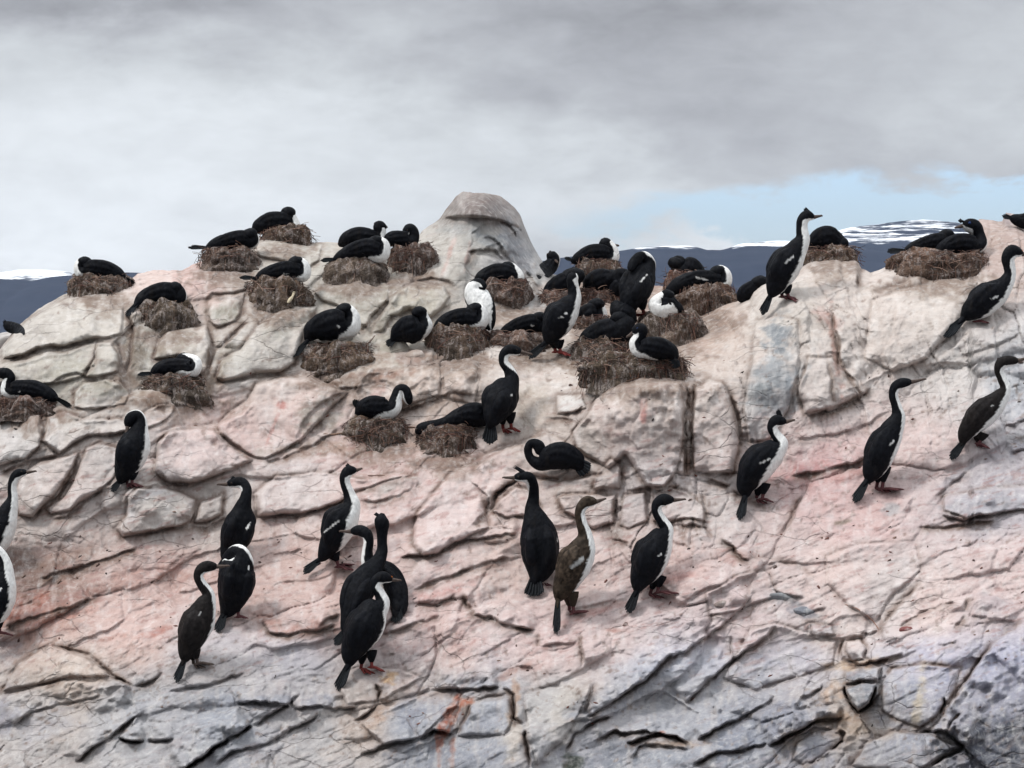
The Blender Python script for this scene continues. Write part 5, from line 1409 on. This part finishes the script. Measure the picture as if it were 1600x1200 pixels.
# ------------------------------------------------------------------ loose things lying on the rock
def surf(px, py, lift=0.004):
    return unproj(px, py, rockd(px, py) - lift)
wmx, g, p = new_mat("driftwood and bone", 0.8)
at = g.n('ShaderNodeAttribute', attribute_name='colour')
oc = g.n('ShaderNodeTexCoord').outputs['Object']
g.t.links.new(g.mix(g.ramp(g.noise(oc, 120, 3, .6), .4, .7, 0, .5), at.outputs['Color'], (.08, .06, .05)), p.inputs['Base Color'])
def stick(name, cat, pts, r_px, col, label, lift=.012, seed=0):
    P = np.stack([surf(x, y, lift) for x, y in pts]); org = P.mean(0); m = 17.5 / F
    k = np.linspace(0, len(pts) - 1, 14); Q = np.stack([np.interp(k, range(len(pts)), P[:, i]) for i in range(3)], 1) - org
    Q += np.random.default_rng(seed).normal(0, .0008, Q.shape)
    M = Mesh(); rr = r_px * m * (1 + .25 * np.sin(k * 5 + seed)); rr[0] *= .3; rr[-1] *= .3
    M.tube(Q, rr, lin(np.array(col)), 8)
    o = link(name, M.make(name, wmx), label=label, category=cat); o.location = org
stick("stick", "stick", [(574,744),(588,743),(604,744)], 1.5, (110,84,74), "short dark stick lying level on the smooth shelf above the long pale block", seed=1)
stick("stick", "stick", [(505,678),(520,679),(540,676),(556,672)], 1.3, (132,104,86), "thin crooked stick at the upper left of the wiry nest", seed=2)
stick("stick", "stick", [(612,669),(630,668),(650,667)], 1.3, (124,96,80), "straight twig bridging the gap between the two nests on the shelf", seed=3)
stick("bone", "bone", [(702,698),(716,701),(732,706)], 1.9, (200,190,180), "pale bone-like stick lying at the foot of the heaped nest", seed=4)
stick("stick", "stick", [(785,746),(797,747),(806,745)], 1.3, (90,72,66), "dark twig near the raised crest of the cormorant seen from behind", seed=5)
stick("stick", "stick", [(662,530),(672,528),(684,521)], 1.3, (120,100,86), "short stick poking up beside the dark crouching cormorant", seed=6)
stick("weed_stalk", "stalk", [(1320,944),(1338,950),(1354,961),(1366,972),(1373,983)], .8, (150,112,96), "thin curved dry stalk arching over the smooth slab at lower right", lift=.008, seed=7)
stick("weed_frond", "frond", [(461,441),(461,452),(457,464),(449,473)], 2.6, (190,176,150), "pale curved frond hanging on the side of the tall block nest", lift=.16, seed=8)
stick("stick", "stick", [(570,543),(578,534),(586,524)], 1.2, (110,90,78), "stick pointing up from the right rim of the square loose nest", lift=.05, seed=9)

stm, g, p = new_mat("loose stone", 0.85)
at = g.n('ShaderNodeAttribute', attribute_name='colour')
oc = g.n('ShaderNodeTexCoord').outputs['Object']
n_ = g.noise(oc, 55, 4, .65)
g.t.links.new(g.mix(g.ramp(n_, .58, .72, 0, .5), at.outputs['Color'], (.09, .085, .09)), p.inputs['Base Color'])
bp = g.n('ShaderNodeBump'); bp.inputs['Strength'].default_value = .8; bp.inputs['Distance'].default_value = .01
g.t.links.new(n_, bp.inputs['Height']); g.t.links.new(bp.outputs[0], p.inputs['Normal'])
def stone(name, cat, x, y, rx, ry, col, label, ang=0, seed=1, sink=.35, flat=.7, cuts=9, d=None):
    r = np.random.default_rng(seed); d = d or rockd(x, y); m = mpp(d)
    u = np.linspace(0, math.pi, 26)[:, None]; v = np.linspace(0, 2 * math.pi, 40, endpoint=False)[None]
    D3 = np.stack([np.sin(u) * np.cos(v), np.sin(u) * np.sin(v), np.cos(u) + 0 * v], -1)
    R3 = np.full(D3.shape[:2], 9.0)
    for k in range(cuts):                                  # a block broken along a few flat faces
        nrm = r.normal(size=3); nrm /= np.linalg.norm(nrm); R3 = np.minimum(R3, r.uniform(.62, .95) / np.maximum((D3 * nrm).sum(-1), .12))
    R3 = np.minimum(R3, 1.2) * (1 + .10 * fbm(D3[..., 0] * 3 + seed, D3[..., 1] * 3 + D3[..., 2] * 2, 3))
    V = D3 * R3[..., None]; a, b = V[..., 0] * rx * m, V[..., 2] * ry * m
    c_, s_ = math.cos(math.radians(ang)), math.sin(math.radians(ang))
    V = np.stack([a * c_ - b * s_, V[..., 1] * min(rx, ry) * m * flat, a * s_ + b * c_], -1)
    M = Mesh(); M.grid(V, lin(np.array(col) * .8 + 34) * .85)
    o = link(name, M.make(name, rock_mat), label=label, category=cat)
    o.location = unproj(x, y, d + min(rx, ry) * m * flat * sink)
stone("boulder", "boulder", 2, 541, 40, 22, (176,168,164), "low pale rock behind the left shoulder with a dark bird on it", seed=41, sink=0, d=19.0)
stone("stone", "stone", 1225, 935, 26, 9, (128,130,134), "long dark grey stone lying on the slope, upper of a pair", ang=-10, seed=31, sink=.2)
stone("stone", "stone", 1259, 956, 18, 8, (104,108,118), "small dark stone below and right of the long grey one", ang=-6, seed=32, sink=.2)
stone("stone", "stone", 978, 976, 5, 3.5, (120,92,84), "small round brown pebble alone on the slab under the right-hand stander", seed=33, sink=0)
stone("shard", "shard", 1417, 984, 10, 4.5, (120,50,46), "dark red shard lying on the pale slope at lower right", seed=34, sink=0)
stone("stone", "stone", 610, 548, 24, 20, (178,168,152), "pale rounded stone right of the square loose nest", seed=35, sink=.3)
stone("stone", "stone", 646, 556, 18, 9, (176,154,140), "low pinkish stone below the dark crouching cormorant", seed=36, sink=.3)
stone("stone", "stone", 1128, 945, 10, 6, (150,130,122), "little dull stone on the pink slope left of the two dark ones", seed=37, sink=.1)
stone("stone", "stone", 1058, 580, 22, 10, (184,160,148), "flat pinkish stone at the right end of the sprawling nest", seed=38, sink=.3)
# droppings, crumbs of weed and feathers strewn over the middle of the slope
r = np.random.default_rng(5); M = Mesh(); k = 0
while k < 330:
    x = r.uniform(-40, 1640); y = r.uniform(560, 1150)
    if fbm(np.array(x / 90.0), np.array(y / 50.0), 2) + (.25 if 840 < y < 1010 else -.05) < r.uniform(-.2, .45): continue
    d = rockd(x, y); m = mpp(d); c0 = unproj(x, y, d - .002)
    s_ = r.uniform(.6, 1.9) * m; e = r.uniform(1, 3.2); a_ = math.radians(r.normal(20, 35))
    u = np.linspace(0, math.pi, 5)[:, None]; v = np.linspace(0, 2 * math.pi, 6, endpoint=False)[None]
    V = np.stack([np.sin(u) * np.cos(v), np.sin(u) * np.sin(v), np.cos(u) + 0 * v], -1) * (1 + .3 * r.normal(size=(5, 6, 1)))
    X = V[..., 0] * s_ * e; Z = V[..., 2] * s_ * .8
    V = np.stack([X * math.cos(a_) - Z * math.sin(a_), V[..., 1] * s_, X * math.sin(a_) + Z * math.cos(a_)], -1) + c0
    M.grid(V, lin(np.array([(84,58,52),(58,46,44),(120,72,60),(140,112,98)][r.integers(0, 4)])) * .8); k += 1
link("debris", M.make("debris", wmx), kind="stuff", label="crumbs of weed and dark droppings strewn over the slope", category="debris")
